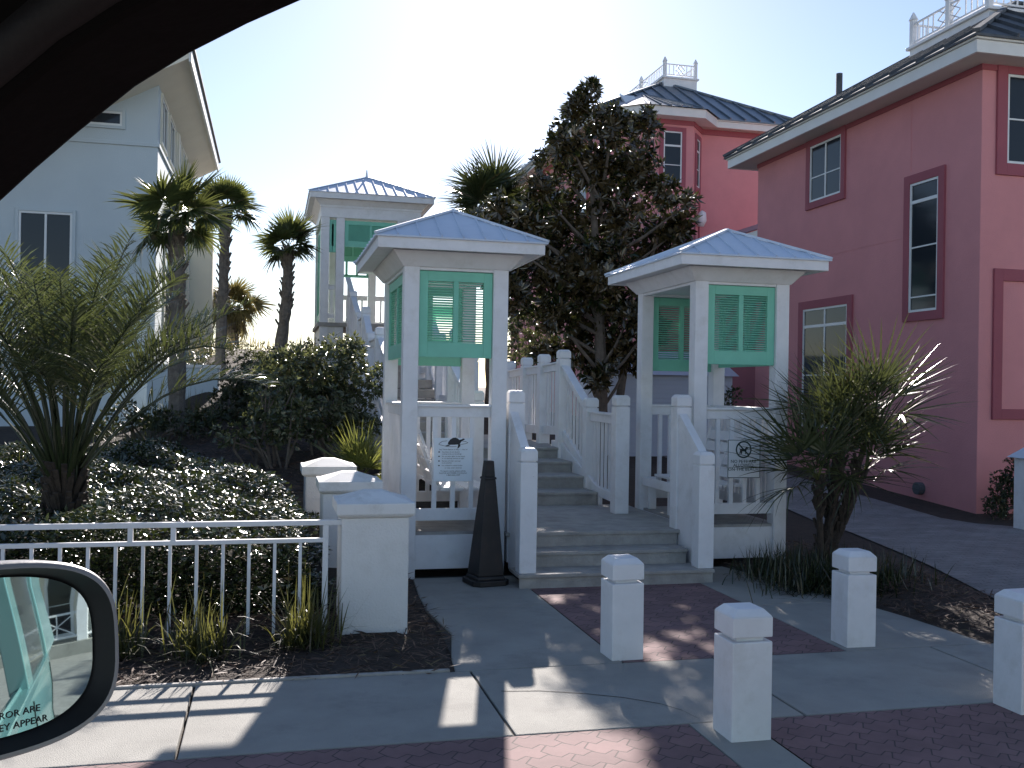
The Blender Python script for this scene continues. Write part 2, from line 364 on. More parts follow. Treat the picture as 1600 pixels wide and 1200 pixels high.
# ------------------------------------------------------------------ leaf tools
def unit(a): return a/np.maximum(np.linalg.norm(a, axis=-1, keepdims=True), 1e-9)
def rdir(n): return unit(rng.normal(size=(n, 3)))
def leafquads(B, D, S, L, W, fold=.25):
    Nn = np.cross(D, S); L = np.broadcast_to(np.asarray(L, float).reshape(-1, 1), (len(B), 1)); W = np.broadcast_to(np.asarray(W, float).reshape(-1, 1), (len(B), 1))
    l = B+D*L*.5+S*W*.5+Nn*W*fold; r_ = B+D*L*.5-S*W*.5+Nn*W*fold; t = B+D*L
    V = np.stack([B, l, t, r_], 1).reshape(-1, 3); k = np.arange(len(B))*4
    return V, [np.concatenate([np.stack([k, k+2, k+1], -1), np.stack([k, k+3, k+2], -1)])]
def strips(B, D, S, L, W, droop, seg=3):
    """thin blades: base B, direction D, side S, gravity droop"""
    n = len(B); L = np.broadcast_to(np.asarray(L, float).reshape(-1, 1), (n, 1)); W = np.broadcast_to(np.asarray(W, float).reshape(-1, 1), (n, 1)); droop = np.broadcast_to(np.asarray(droop, float).reshape(-1, 1), (n, 1))
    prof = [.55, 1.0, .7, .4][:seg]; pts = []
    for i in range(seg):
        t = i/seg; c = B+D*L*t; c = c+np.array([0, 0, -1.])*(droop*L*t*t)
        pts += [c-S*W*.5*prof[i], c+S*W*.5*prof[i]]
    tip = B+D*L+np.array([0, 0, -1.])*(droop*L)
    V = np.stack(pts+[tip], 1).reshape(-1, 3); m_ = 2*seg+1; k = np.arange(n)*m_
    q = [np.stack([k+2*i, k+2*i+1, k+2*i+3, k+2*i+2], -1) for i in range(seg-1)]
    return V, [np.concatenate(q) if q else np.zeros((0, 4), int), np.stack([k+2*seg-2, k+2*seg-1, k+2*seg], -1)]
def merge(parts):
    Vs = []; F3 = []; F4 = []; o = 0
    for V, F in parts:
        for f in F:
            if len(f): (F3 if f.shape[1] == 3 else F4).append(f+o)
        Vs.append(V); o += len(V)
    return np.concatenate(Vs), [np.concatenate(F4) if F4 else np.zeros((0, 4), int), np.concatenate(F3) if F3 else np.zeros((0, 3), int)]
def rosettes(P, A, nl, L, W, spread=1.0):
    """nl leaves round every tip P with axis A"""
    n = len(P); B = np.repeat(P, nl, 0); Ax = np.repeat(A, nl, 0)
    rd = rng.normal(size=(n*nl, 3)); rd = unit(rd-(rd*Ax).sum(-1, keepdims=True)*Ax)
    D = unit(Ax*rng.uniform(.1, .9, (n*nl, 1))+rd*spread); S = unit(np.cross(D, Ax+rng.normal(size=D.shape)*.35))
    return leafquads(B+D*.01, D, S, L*rng.uniform(.65, 1.15, n*nl)*np.repeat(rng.uniform(.7, 1.25, n), nl), W*rng.uniform(.8, 1.15, n*nl)*np.repeat(rng.uniform(.75, 1.2, n), nl))
def lobe_points(lobes, dens, shell=.55):
    P = []; A = []
    for c, r_, k in lobes:
        n = max(3, int(dens*k)); d = rdir(n); rr = (shell+(1-shell)*rng.random((n, 1)))**.7
        rad = np.array(r_ if hasattr(r_, '__len__') else (r_,)*3)
        P.append(np.array(c)+d*rad*rr*np.where(rng.random((n, 1)) < .06, rng.uniform(1.1, 1.32, (n, 1)), rng.uniform(.82, 1.12, (n, 1)))); A.append(unit(d+np.array([0, 0, .35])+rng.normal(size=d.shape)*.35))
    return np.concatenate(P), np.concatenate(A)

# ------------------------------------------------------------------ small street furniture
def newel(mb, x, y, z0, z1, w=.14):
    h = w/2; c = .02
    mb.box(x-h, x+h, y-h, y+h, z0, z1-.115)
    mb.box(x-h+.012, x+h-.012, y-h+.012, y+h-.012, z1-.115, z1-.103)
    mb.box(x-h, x+h, y-h, y+h, z1-.103, z1-.025)
    mb.frus((x-h, x+h, y-h, y+h, z1-.025), (x-h+c, x+h-c, y-h+c, y+h-c, z1))

bl = thing('bollard', (2.16, 4.22, 0), 'white wooden bollard nearest the camera, on the concrete strip between the paved parking bays', 'bollard', 'white bollards along the sidewalk')
h = .1
mb = MB(); mb.box(-h, h, -h, h, -.02, .452); mb.build('shaft', 'whitewood', bl, .006, org=(0,0,0))
mb = MB(); mb.box(-.068, .068, -.068, .068, .452, .472); mb.build('neck', 'whitewood', bl, org=(0,0,0))
mb = MB(); mb.box(-h, h, -h, h, .472, .565); mb.frus((-h, h, -h, h, .565), (-.068, .068, -.068, .068, .598)); mb.build('head', 'whitewood', bl, .005, org=(0,0,0))
for (x, y, rz, lb) in ((2.07, 5.60, .03, 'white wooden bollard at the left corner of the red paver path'), (3.64, 5.61, -.03, 'white wooden bollard beside the mulch bed at the right corner of the red paver path'),
                      (3.78, 4.30, .02, 'white wooden bollard cut off by the right edge of the photo')):
    b = copy_tree(bl); b.location = (x, y, 0); b.rotation_euler = (rz*.35, -rz*.3, rz); b['label'] = lb

# piers of the low garden wall
def pier(x, y, lab, z0, s=.215, top=.75):
    t = thing('stucco_pier', (x, y, z0), lab, 'pier', 'white stucco garden piers')
    mb = MB(); mb.box(x-s, x+s, y-s, y+s, z0-.15, top); mb.build('shaft', 'stuccow', t, .012)
    c = s+.035
    mb = MB(); mb.frus((x-s-.01, x+s+.01, y-s-.01, y+s+.01, top), (x-c, x+c, y-c, y+c, top+.02)); mb.box(x-c, x+c, y-c, y+c, top+.02, top+.095)
    mb.frus((x-c+.025, x+c-.025, y-c+.025, y+c-.025, top+.095), (x-.06, x+.06, y-.06, y+.06, top+.155)); mb.build('cap', 'stuccocap', t, .008)
pier(.665, 6.565, 'front white stucco pier at the end of the metal fence, the largest in view', 0)
pier(.615, 8.0, 'middle white stucco pier between the other two beside the shuttered hut', 0)
pier(.53, 9.45, 'rear white stucco pier below the small spiky palmetto', .2)

# metal fence
fe = thing('metal_fence', (-2.5, 6.42, 0), 'low white metal picket fence in front of the ground cover', 'fence')
mb = MB(); mb.box(-7, .47, 6.40, 6.44, .700, .732); mb.build('top_rail', 'white', fe, .003)
mb = MB(); mb.box(-7, .36, 6.404, 6.436, .590, .617); mb.build('lower_rail', 'white', fe, .003)
mb = MB(); mb.box(.335, .37, 6.402, 6.438, -.05, .70); mb.build('end_post', 'white', fe, .003)
for x in (-.575, -.825, -3.2, -3.45):
    mb = MB(); mb.box(x-.015, x+.015, 6.405, 6.435, .617, .70); mb.build('spacer', 'white', fe)
pk = None
for i in range(1, 46):
    x = .352-.1575*i
    if pk is None:
        mb = MB(); mb.box(x-.010, x+.010, 6.41, 6.43, .02, .59); pk = mb.build('picket', 'white', fe); px0 = x
    else:
        c = pk.copy(); COL.objects.link(c); c.parent = fe; c.location.x = x-px0

# tall black pylon
cn = thing('traffic_pylon', (1.72, 7.86, 0), 'tall black square traffic pylon in front of the shuttered hut', 'traffic cone')
mb = MB(); a = .16; k = .05
mb.prism([(-a+k,-a),(a-k,-a),(a,-a+k),(a,a-k),(a-k,a),(-a+k,a),(-a,a-k),(-a,-a+k)], lambda p, q, d: (p, q, d), .0, .045); mb.build('base', 'black_rubber', cn, .008, org=(0,0,0))
mb = MB(); mb.frus((-.125,.125,-.125,.125,.045), (-.115,.115,-.115,.115,.075)); mb.frus((-.115,.115,-.115,.115,.075), (-.048,.048,-.048,.048,.85)); mb.build('body', 'black_rubber', cn, .008, org=(0,0,0))
mb = MB(); mb.frus((-.055,.055,-.055,.055,.85), (-.05,.05,-.05,.05,.87)); mb.frus((-.044,.044,-.044,.044,.87), (-.034,.034,-.034,.034,1.0)); mb.build('collar', 'black_rubber', cn, .006, org=(0,0,0))
cn.rotation_euler = (0, R(.7), R(12))

# ------------------------------------------------------------------ entrance huts
ZF = .36
def rail_panel(root, p0, p1, zb, zt, n, bw=.038, hb=.10, ht=.085, w=.05, slope=None, name='railing', bmat='whitewood', bt=.018, z1b=None, z1t=None):
    """a railing between two points: bottom rail, top rail and balusters; z1b/z1t = heights at the far end"""
    z1b = zb if z1b is None else z1b; z1t = zt if z1t is None else z1t
    p0 = Vector((p0[0], p0[1], 0)); p1 = Vector((p1[0], p1[1], 0)); d = p1-p0
    mb = MB(); mb.bar((p0.x, p0.y, zt-ht/2), (p1.x, p1.y, z1t-ht/2), w, ht); mb.bar((p0.x, p0.y, zt+.011), (p1.x, p1.y, z1t+.011), w+.05, .022)
    mbb = MB(); mbb.bar((p0.x, p0.y, zb+hb/2), (p1.x, p1.y, z1b+hb/2), w, hb)
    r_ = mbb.build(name, bmat, root, .004); mb.build('top_rail', bmat, r_, .004)
    ang = math.atan2(d.y, d.x)
    dx = Vector((math.cos(ang), math.sin(ang), 0)); nn = Vector((-dx.y, dx.x, 0))
    for i in range(n):
        t = (i+.5)/n*1.0
        t = (i+1)/(n+1)
        c = p0+d*t; za = zb+(z1b-zb)*t+hb*.9; zc = zt+(z1t-zt)*t-ht*.9
        mb = MB(); vs = [c+dx*(i_*bw/2)+nn*(j_*bt)+Vector((0,0,z)) for z in (za, zc) for (i_, j_) in ((-1,-1),(1,-1),(1,1),(-1,1))]
        mb.add(vs, [(3,2,1,0),(4,5,6,7),(0,1,5,4),(1,2,6,5),(2,3,7,6),(3,0,4,7)])
        mb.build('baluster', bmat, r_)
    return r_

def shutter(root, fn, u0, u1, z0, z1, louv=24, e=.0115):
    """fn(u,d,z): d outward.  two louvred panes in a green frame"""
    st, top, bot, mul = .075, .085, .125, .045
    um = (u0+u1)/2; d0, d1 = -.022, .022
    mb = MB()
    mb.fbox(fn, u0, u0+st, d0, d1, z0, z1); mb.fbox(fn, u1-st, u1, d0, d1, z0, z1)
    mb.fbox(fn, u0+st, u1-st, d0, d1, z1-top, z1); mb.fbox(fn, u0+st, u1-st, d0, d1, z0, z0+bot)
    mb.fbox(fn, um-mul/2, um+mul/2, d0, d1, z0+bot, z1-top)
    s_ = mb.build('shutter', 'green', root, .003)
    for a, b in ((u0+st, um-mul/2), (um+mul/2, u1-st)):
        mb = MB(); n = louv; H = z1-top-z0-bot
        for i in range(n):
            zc = z0+bot+H*(i+.5)/n
            t = .0025; sl = .35 if e < .014 else .9
            vs = [fn(u, d, zc+zz) for (d, zz) in ((-e, -e*sl*-1-t), (e, -e*sl-t), (e, -e*sl+t), (-e, e*sl+t)) for u in (a, b)]
            mb.add(vs, [(0,1,3,2),(2,3,5,4),(4,5,7,6),(6,7,1,0),(0,2,4,6),(1,7,5,3)])
        mb.build('louvre_panel', 'green', s_)

def pyramid_roof(root, x0, x1, y0, y1, z, pk, seam, oh=.28, fh=.085, flare=.11, name='roof', cor=.12, mat='tin', px=None, pxx=None):
    ax0, ax1, ay0, ay1 = x0-oh, x1+oh, y0-oh, y1+oh; cx = (x0+x1)/2 if pxx is None else pxx; cy = (y0+y1)/2 if px is None else px
    mb = MB()   # cornice flaring out under the soffit
    mb.frus((x0-.012, x1+.012, y0-.012, y1+.012, z-.055), (x0-flare, x1+flare, y0-flare, y1+flare, z+cor-.055)); mb.build('cornice', 'whitewood', root, .003)
    zs = z+cor-.05
    mb = MB(); mb.box(ax0+.02, ax1-.02, ay0+.02, ay1-.02, zs, zs+.02); mb.build('soffit', 'whitewood', root)
    mb = MB(); mb.box(ax0, ax1, ay0, ay0+.02, zs-.012, zs+fh); mb.box(ax0, ax1, ay1-.02, ay1, zs-.012, zs+fh)
    mb.box(ax0, ax0+.02, ay0+.02, ay1-.02, zs-.012, zs+fh); mb.box(ax1-.02, ax1, ay0+.02, ay1-.02, zs-.012, zs+fh); mb.build('fascia', 'whitewood', root, .003)
    ze = zs+fh+.004; o = .022
    bx0, bx1, by0, by1 = ax0-o, ax1+o, ay0-o, ay1+o; top = Vector((cx, cy, pk))
    mb = MB()
    C = [Vector((bx0,by0,ze)), Vector((bx1,by0,ze)), Vector((bx1,by1,ze)), Vector((bx0,by1,ze))]
    Lw = [c-Vector((0,0,.012)) for c in C]
    mb.add([*C, top, *Lw], [(0,1,4),(1,2,4),(2,3,4),(3,0,4),(5,6,1,0),(6,7,2,1),(7,8,3,2),(8,5,0,3),(8,7,6,5)])
    rf = mb.build(name, mat, root)
    mb = MB()
    for k_ in range(4):     # standing seams running up each slope, and hip caps
        a, b = C[k_], C[(k_+1)%4]; e = b-a; n = max(2, round(e.length/seam)); mid = (a+b)/2
        nrm = (b-a).cross(top-a).normalized()
        fall = (top-a)-(top-a).project(e); foot = top-fall; tf = (foot-a).dot(e)/e.length_squared
        for i in range(1, n):
            t = i/n; p = a+e*t
            s_ = t/tf if t < tf else (1-t)/(1-tf)
            q = p+fall*s_
            if abs(s_) > .06: mb.bar(p+nrm*.005, q+nrm*.004, .009, .02, nrm)
        mb.bar(a+Vector((0,0,.012)), top+Vector((0,0,.012)), .035, .02)
    mb.build('seam', mat, rf)
    return ze

def hut(x0, x1, y0, y1, lab, open_side, nb, pw=.13, pkx=None, pkxx=None):
    t = thing('entrance_hut', ((x0+x1)/2, (y0+y1)/2, 0), lab, 'hut', 'small shuttered huts flanking the beach steps')
    ZP = 2.655
    for (px, py) in ((x0+pw/2, y0+pw/2), (x1-pw/2, y0+pw/2), (x0+pw/2, y1-pw/2), (x1-pw/2, y1-pw/2)):
        mb = MB(); mb.box(px-pw/2, px+pw/2, py-pw/2, py+pw/2, -.05, ZP); mb.build('post', 'whitewood', t, .006)
    e = .012; mb = MB()
    mb.box(x0+pw, x1-pw, y0+e, y0+pw-e, 2.575, ZP); mb.box(x0+pw, x1-pw, y1-pw+e, y1-e, 2.575, ZP)
    mb.box(x0+e, x0+pw-e, y0+pw, y1-pw, 2.575, ZP); mb.box(x1-pw+e, x1-e, y0+pw, y1-pw, 2.575, ZP); mb.build('header', 'whitewood', t, .004)
    pyramid_roof(t, x0, x1, y0, y1, ZP, 3.13, .185, oh=.25, px=pkx, pxx=pkxx)
    mb = MB(); mb.box(x0+pw, x1-pw, y0+.02, y0+.05, .06, .345); mb.box(x0+.02, x0+.05, y0+pw, y1-pw, .06, .345); mb.box(x1-.05, x1-.02, y0+pw, y1-pw, .06, .345)
    mb.build('skirt', 'whitewood', t, .003)
    mb = MB(); n = 9; yy = np.linspace(y0+.03, y1-.03, n+1)
    for i in range(n): mb.box(x0+.05, x1-.05, yy[i]+.003, yy[i+1]-.003, ZF-.015, ZF+.01)
    mb.build('floor', 'deck', t)
    front = lambda u, d, z: (u, y0+.055-d, z)
    rear = lambda u, d, z: (u, y1-.055+d, z)
    lft = lambda u, d, z: (x0+.055-d, u, z)
    rgt = lambda u, d, z: (x1-.055+d, u, z)
    shutter(t, front, x0+pw+.003, x1-pw-.003, 1.845, 2.572)
    shutter(t, rear, x0+pw+.003, x1-pw-.003, 1.80, 2.572)
    shutter(t, rgt if open_side == 'left' else lft, y0+pw+.003, y1-pw-.003, 1.845, 2.572)
    yc = y0+.065
    rail_panel(t, (x0+pw, yc), (x1-pw, yc), .465, 1.425, nb)
    rail_panel(t, (x0+pw, y1-.065), (x1-pw, y1-.065), .465, 1.425, 5)
    xs = x1-.065 if open_side == 'left' else x0+.065
    rail_panel(t, (xs, y0+pw), (xs, y1-pw), .465, 1.425, 14, bw=.05)
    # bench facing the deck
    s = 1 if open_side == 'right' else -1; xb = x0 if s == 1 else x1; xf = x1-.02 if s == 1 else x0+.02
    mb = MB(); yA, yB = y0+pw+.02, y1-pw-.02
    for i in range(4):
        a = xb+s*(.36+.11*i); b = a+s*.1; mb.box(min(a, b), max(a, b), yA, yB, .70, .725)
    mb.box(min(xf, xf-s*.03), max(xf, xf-s*.03), yA, yB, .61, .698); mb.build('bench_seat', 'whitewood', t, .004)
    mb = MB()
    for i in range(4):
        zc = .80+.115*i; xx = xb+s*(.33-.045*i); mb.bar((xx, yA, zc), (xx, yB, zc), .022, .10, (s*-.38, 0, 1))
    mb.build('bench_back', 'whitewood', t, .004)
    for yy_ in (yA+.06, (yA+yB)/2, yB-.06):
        mb = MB(); mb.box(min(xf-s*.05, xf-s*.13), max(xf-s*.05, xf-s*.13), yy_-.02, yy_+.02, ZF+.01, .70); mb.build('bench_leg', 'whitewood', t, .003); mb = MB(); mb.bar((xb+s*.36, yy_, .70), (xb+s*.16, yy_, 1.22), .03, .05); mb.build('bench_bracket', 'whitewood', t, .003)
    return t
hutL = hut(1.06, 1.955, 8.2, 9.7, 'white hut with green shutters left of the steps, behind the turtle sign and black pylon', 'right', 3, pkx=8.50, pkxx=1.51)
hutR = hut(3.735, 4.68, 8.32, 9.78, 'white hut with green shutters right of the steps, carrying the no-pets sign', 'left', 4, pkx=8.66, pkxx=4.2)

# signs
def plate(name, x0, x1, z0, z1, y, mat, lab):
    t = thing(name, ((x0+x1)/2, y, (z0+z1)/2), lab, 'sign')
    mb = MB(); mb.box(x0, x1, y-.006, y, z0, z1); mb.build('panel', mat, t, .002)
    return t
def put_text(t, body, size, x, z, y, mat='ink', align='CENTER', sx=1.0):
    me = textmesh(body, size, align=align); o = ORG[t.name]
    ob = link('lettering', me, mat, t, o); ob.rotation_euler = (PI/2, 0, 0); ob.location = (x-o[0], y-o[1], z-o[2]); ob.scale = (sx, 1, 1)
ys_ = 8.208
sg = plate('turtle_sign', 1.335, 1.665, .80, 1.165, ys_, 'signface', 'pale blue sign with a sea turtle drawing and rules, hung on the left hut railing')
def disk(mb, cx, cz, rx, rz, y, n=24, ring=None):
    if ring is None: mb.add([(cx+rx*math.cos(2*PI*i/n), y, cz+rz*math.sin(2*PI*i/n)) for i in range(n)], [tuple(range(n))])
    else:
        vs = []
        for i in range(n):
            c_, s_ = math.cos(2*PI*i/n), math.sin(2*PI*i/n); vs += [(cx+rx*c_, y, cz+rz*s_), (cx+(rx-ring)*c_, y, cz+(rz-ring)*s_)]
        mb.add(vs, [(2*i, (2*i+2) % (2*n), (2*i+3) % (2*n), 2*i+1) for i in range(n)])
yf = ys_-.0075
mb = MB(); shell = [(-.055,-.012),(-.05,.006),(-.035,.026),(-.012,.041),(.012,.044),(.03,.036),(.045,.024),(.062,.028),(.078,.036),(.088,.034),(.09,.026),(.076,.020),(.06,.008),(.052,-.006),(.045,-.014),(0,-.017),(-.035,-.017)]
mb.add([(1.505+a, yf, 1.125+b) for a, b in shell], [tuple(range(len(shell)))])
for fl in ([(.035,-.012),(.055,-.012),(.052,-.03),(.038,-.045),(.026,-.05),(.03,-.04)], [(-.05,-.016),(-.03,-.018),(-.045,-.026),(-.07,-.032),(-.075,-.026)]):
    mb.add([(1.505+a, yf, 1.125+b) for a, b in fl], [tuple(range(len(fl)))])
mb.build('turtle_emblem', 'ink', sg)
mb = MB()
for pts in ([(-.12,.0),(-.10,.012),(-.06,.016)], [(-.13,-.016),(-.10,-.022),(-.07,-.03),(-.02,-.034),(.02,-.032)], [(.07,.014),(.10,.01),(.12,.0)], [(.12,.0),(.095,-.008),(.06,-.014)], [(-.13,-.016),(-.128,-.006),(-.12,.0)]):
    for (a, b), (c, d) in zip(pts[:-1], pts[1:]): mb.bar((1.505+a, yf, 1.125+b), (1.505+c, yf, 1.125+d), .002, .003)
mb.build('water_line', 'ink', sg)
LN = [('Sea Turtle Season is May 1 - Oct 31', 1.063, .0145, 1.5, 'CENTER'), ('Stay back, do not disturb', 1.043, .013, 1.402, 'LEFT'), ('nesting turtles or hatchlings', 1.026, .013, 1.402, 'LEFT'),
      ('Do not shine lights on the beach,', 1.006, .013, 1.402, 'LEFT'), ('or use flashing cameras at night', .989, .013, 1.402, 'LEFT'), ('Remove all chairs and toys', .967, .013, 1.402, 'LEFT'), ('every evening', .951, .013, 1.402, 'LEFT'),
      ('It is unlawful to touch turtles', .929, .013, 1.402, 'LEFT'), ('or nests under state law', .909, .013, 1.5, 'CENTER'), ('To report a turtle, please call the', .882, .014, 1.5, 'CENTER'), ('local Fish and Wildlife Commission', .865, .0145, 1.5, 'CENTER'), ('1-800-DIAL-FMP', .847, .015, 1.5, 'CENTER')]
for s_, z, sz, x, al in LN: put_text(sg, s_, sz, x, z, yf, 'ink', al, 1.15)
mb = MB()
for z in (1.047, 1.010, .971, .933): disk(mb, 1.378, z, .008, .005, yf, 10)
mb.build('bullet', 'ink', sg)
ys2 = 8.325
s2 = plate('no_pets_sign', 4.075, 4.405, .80, 1.155, ys2, 'signface2', 'white square sign with a barred dog symbol on the right hut railing')
y2 = ys2-.0075; cx, cz = 4.235, 1.063
mb = MB(); disk(mb, cx, cz, .080, .080, y2, 36, ring=.014); mb.bar((cx-.052, y2, cz+.052), (cx+.052, y2, cz-.052), .002, .013, (0, 1, 0) if False else (1, 0, 1)); mb.build('prohibition_ring', 'inkgreen', s2)
mb = MB(); dog = [(-.045,.02),(-.035,.008),(-.03,.006),(.012,.006),(.022,.022),(.032,.026),(.044,.016),(.042,.008),(.03,.004),(.026,-.012),(.024,-.04),(.016,-.04),(.014,-.018),(-.012,-.016),(-.016,-.04),(-.024,-.04),(-.026,-.022),(-.032,-.04),(-.04,-.04),(-.034,-.006)]
mb.add([(cx+a*1.05, y2+.0008, cz+b*1.05) for a, b in dog], [tuple(range(len(dog)))]); mb.build('dog_symbol', 'ink', s2)
for s_, z, sz in (('NO PETS ARE', .940, .042), ('ALLOWED', .905, .042), ('ON THE BEACH', .868, .042), ('S.D.P.O.A.', .842, .016)):
    if sz > .02: put_text(s2, s_, sz, cx, z, y2, 'inkgreen', 'CENTER', 1.02)
mb = MB(); mb.box(4.077, 4.403, y2-.001, y2, .802, .808); mb.box(4.077, 4.403, y2-.001, y2, 1.147, 1.153); mb.box(4.077, 4.083, y2-.001, y2, .808, 1.147); mb.box(4.397, 4.403, y2-.001, y2, .808, 1.147); mb.build('border', 'inkgreen', s2)

# ------------------------------------------------------------------ boardwalk and its stairs
bw = thing('beach_boardwalk', (2.8, 9.0, 0), 'grey decked boardwalk with white railings climbing from the red paver path to the dune', 'boardwalk')
def boards(mb, x0, x1, y0, y1, z, w=.1, th=.028):
    n = max(1, round((y1-y0)/w)); w = (y1-y0)/n
    for i in range(n): mb.box(x0, x1, y0+i*w+.003, y0+(i+1)*w-.003, z-th, z)
mb = MB(); boards(mb, 1.96, 3.73, 8.15, 10.06, ZF); mb.build('deck', 'deck', bw, .003)
for (a, b, y0, y1, z, yr) in ((1.93, 3.615, 7.58, 7.93, .112, 7.60), (2.085, 3.505, 7.88, 8.2, .236, 7.90)):
    mb = MB(); boards(mb, a, b, y0, y1, z, .16); mb.build('tread', 'deck', bw, .004)
    mb = MB(); mb.box(a+.01, b-.01, yr, yr+.02, z-.125 if z < .2 else .112, z-.029); mb.build('riser', 'deck', bw)
mb = MB(); mb.box(2.095, 3.52, 8.17, 8.19, .236, ZF-.029); mb.build('riser', 'deck', bw)
for (x, y, z0, z1) in ((2.015, 7.70, .112, 1.115), (3.555, 7.70, .112, 1.085), (2.05, 8.28, .1, 1.575), (3.595, 8.28, .1, 1.56)):
    mb = MB(); newel(mb, x, y, z0, z1, .14); mb.build('newel_post', 'whitewood', bw, .005)
for x, s in ((2.022, 1), (3.575, -1)):
    mb = MB(); mb.bar((x, 7.76, 1.05), (x, 8.21, 1.37), .075, .05); mb.build('handrail', 'whitewood', bw, .004)
    mb = MB(); mb.prism([(7.77, .05), (8.21, .05), (8.21, 1.33), (7.77, 1.02)], lambda a, b, d: (d, a, b), x-.03, x+.03); mb.build('side_panel', 'whitewood', bw, .003)
# upper flight
TR = [(10.06, .495), (10.5, .625), (11.0, .75), (11.5, .88)]; zp = ZF
for i, (y, z) in enumerate(TR):
    y1 = TR[i+1][0]+.02 if i < 3 else 11.9
    mb = MB(); boards(mb, 2.1, 3.41, y-.025, y1, z, .22); mb.build('tread', 'deck', bw, .004)
    mb = MB(); mb.box(2.1, 3.41, y, y+.02, zp, z-.028); mb.build('riser', 'deck', bw); zp = z
for x in (2.07, 3.44):
    mb = MB(); mb.prism([(10.02, .2), (10.02, .52), (11.5, .95), (11.9, .95), (11.9, .5)], lambda a, b, d: (d, a, b), x-.02, x+.02); mb.build('stringer', 'whitewood', bw, .003)
mb = MB(); boards(mb, 2.55, 3.5, 11.9, 14.6, .88); boards(mb, 1.46, 2.55, 11.9, 12.5, .88); mb.build('landing', 'deck', bw)
mb = MB(); mb.box(3.4, 3.44, 11.5, 14.6, .6, .85); mb.build('stringer', 'whitewood', bw)
NP = dict(A=(3.40, 9.33, ZF, 1.54), B=(3.47, 10.5, .36, 1.50), C=(3.46, 11.55, .6, 2.07), D=(3.455, 12.42, .7, 2.04), E_=(3.45, 13.3, .7, 2.02), F=(3.44, 14.25, .7, 1.99), Bl=(2.08, 10.1, .36, 1.56), Cl=(2.08, 11.5, .5, 2.0))
for k, (x, y, z0, z1) in NP.items():
    mb = MB(); newel(mb, x, y, z0, z1, .145); mb.build('newel_post', 'whitewood', bw, .005)
rail_panel(bw, (3.40, 9.40), (3.465, 10.43), .45, 1.33, 6, bw=.034, bt=.012, name='railing')
rail_panel(bw, (3.465, 10.57), (3.46, 11.48), .62, 1.40, 6, bw=.034, bt=.012, z1b=1.0, z1t=1.86)
for (a, b) in (('C', 'D'), ('D', 'E_'), ('E_', 'F')):
    rail_panel(bw, (NP[a][0], NP[a][1]+.07), (NP[b][0], NP[b][1]-.07), NP[a][3]-1.04, NP[a][3]-.16, 5, bw=.036, bt=.010, hb=.11, z1b=NP[b][3]-1.04, z1t=NP[b][3]-.16)
rail_panel(bw, (2.08, 10.17), (2.08, 11.43), .55, 1.40, 7, bt=.012, z1b=.98, z1t=1.84)
# flights climbing to the pavilion: (y0,z0)->(y1,z1)
FL = [(12.5, .88, 13.8, 1.25), (13.8, 1.25, 15.0, 1.25), (15.0, 1.25, 16.0, 1.70), (16.0, 1.70, 17.0, 1.70), (17.0, 1.70, 20.2, 2.75)]
for (y0, z0, y1, z1) in FL:
    if z1 == z0:
        mb = MB(); boards(mb, 1.5, 2.5, y0, y1, z0); mb.build('landing', 'deck', bw)
    else:
        n = round((z1-z0)/.13)
        for i in range(n):
            ya = y0+(y1-y0)*i/n; yb = y0+(y1-y0)*(i+1)/n; za = z0+(z1-z0)*(i+1)/n
            mb = MB(); mb.box(1.5, 2.5, ya-.02, yb, za-.03, za); mb.box(1.5, 2.5, ya, ya+.02, za-.14, za-.03); mb.build('tread', 'deck', bw)
    for x in (1.46, 2.52):
        mb = MB(); mb.prism([(y0, z0-.18), (y1, z1-.18), (y1, z1+.03), (y0, z0+.03)], lambda a, b, d: (d, a, b), x-.02, x+.02); mb.build('stringer', 'whitewood', bw)
        mb = MB(); newel(mb, x, y0+.02, max(.2, z0-.9), z0+1.16, .14); mb.build('newel_post', 'whitewood', bw, .005)
        nb = max(5, round((y1-y0)/.16))
        if x < 2: rail_panel(bw, (x, y0+.09), (x, y1-.05), z0+.12, z0+1.0, nb, z1b=z1+.12, z1t=z1+1.0)
        else: rail_panel(bw, (x, y0+.09), (x, y1-.05), z0+.12, z0+1.0, max(4, nb//2), z1b=z1+.12, z1t=z1+1.0)
mb = MB(); newel(mb, 1.46, 18.7, 1.6, 3.36, .14); mb.build('newel_post', 'whitewood', bw, .005)
for x, y in ((2.1, 12.0), (3.4, 13.0), (3.4, 14.2), (2.5, 15), (2.5, 17), (1.5, 15), (1.5, 17)):
    mb = MB(); mb.box(x-.05, x+.05, y-.05, y+.05, .1, .85 if y < 14.5 else 1.1); mb.build('footing_post', 'whitewood', bw)

# ------------------------------------------------------------------ pavilion on the dune
pv = thing('dune_pavilion', (1.9, 21.5, 2.2), 'tall white pavilion with green shutters at the top of the boardwalk on the dune', 'pavilion')
x0, x1, y0, y1 = .92, 2.95, 20.35, 22.9; pw = .17; ZP = 5.0
for (px, py) in ((x0+pw/2, y0+pw/2), (x1-pw/2, y0+pw/2), (x0+pw/2, y1-pw/2), (x1-pw/2, y1-pw/2), (1.31, y0+pw/2), (2.55, y0+pw/2), (1.31, y1-pw/2), (2.2, y1-pw/2)):
    mb = MB(); mb.box(px-pw/2, px+pw/2, py-pw/2, py+pw/2, 1.9, ZP); mb.build('post', 'whitewood', pv, .008)
mb = MB(); mb.box(x0-.01, x1+.01, y0-.01, y0+pw-.01, ZP, ZP+.27); mb.box(x0-.01, x1+.01, y1-pw, y1+.01, ZP, ZP+.27); mb.box(x0-.01, x0+pw, y0+pw, y1-pw, ZP, ZP+.27); mb.box(x1-pw, x1+.01, y0+pw, y1-pw, ZP, ZP+.27)
mb.box(x0-.03, x1+.03, y0-.03, y0-.012, ZP+.2, ZP+.30); mb.build('header', 'whitewood', pv, .006)
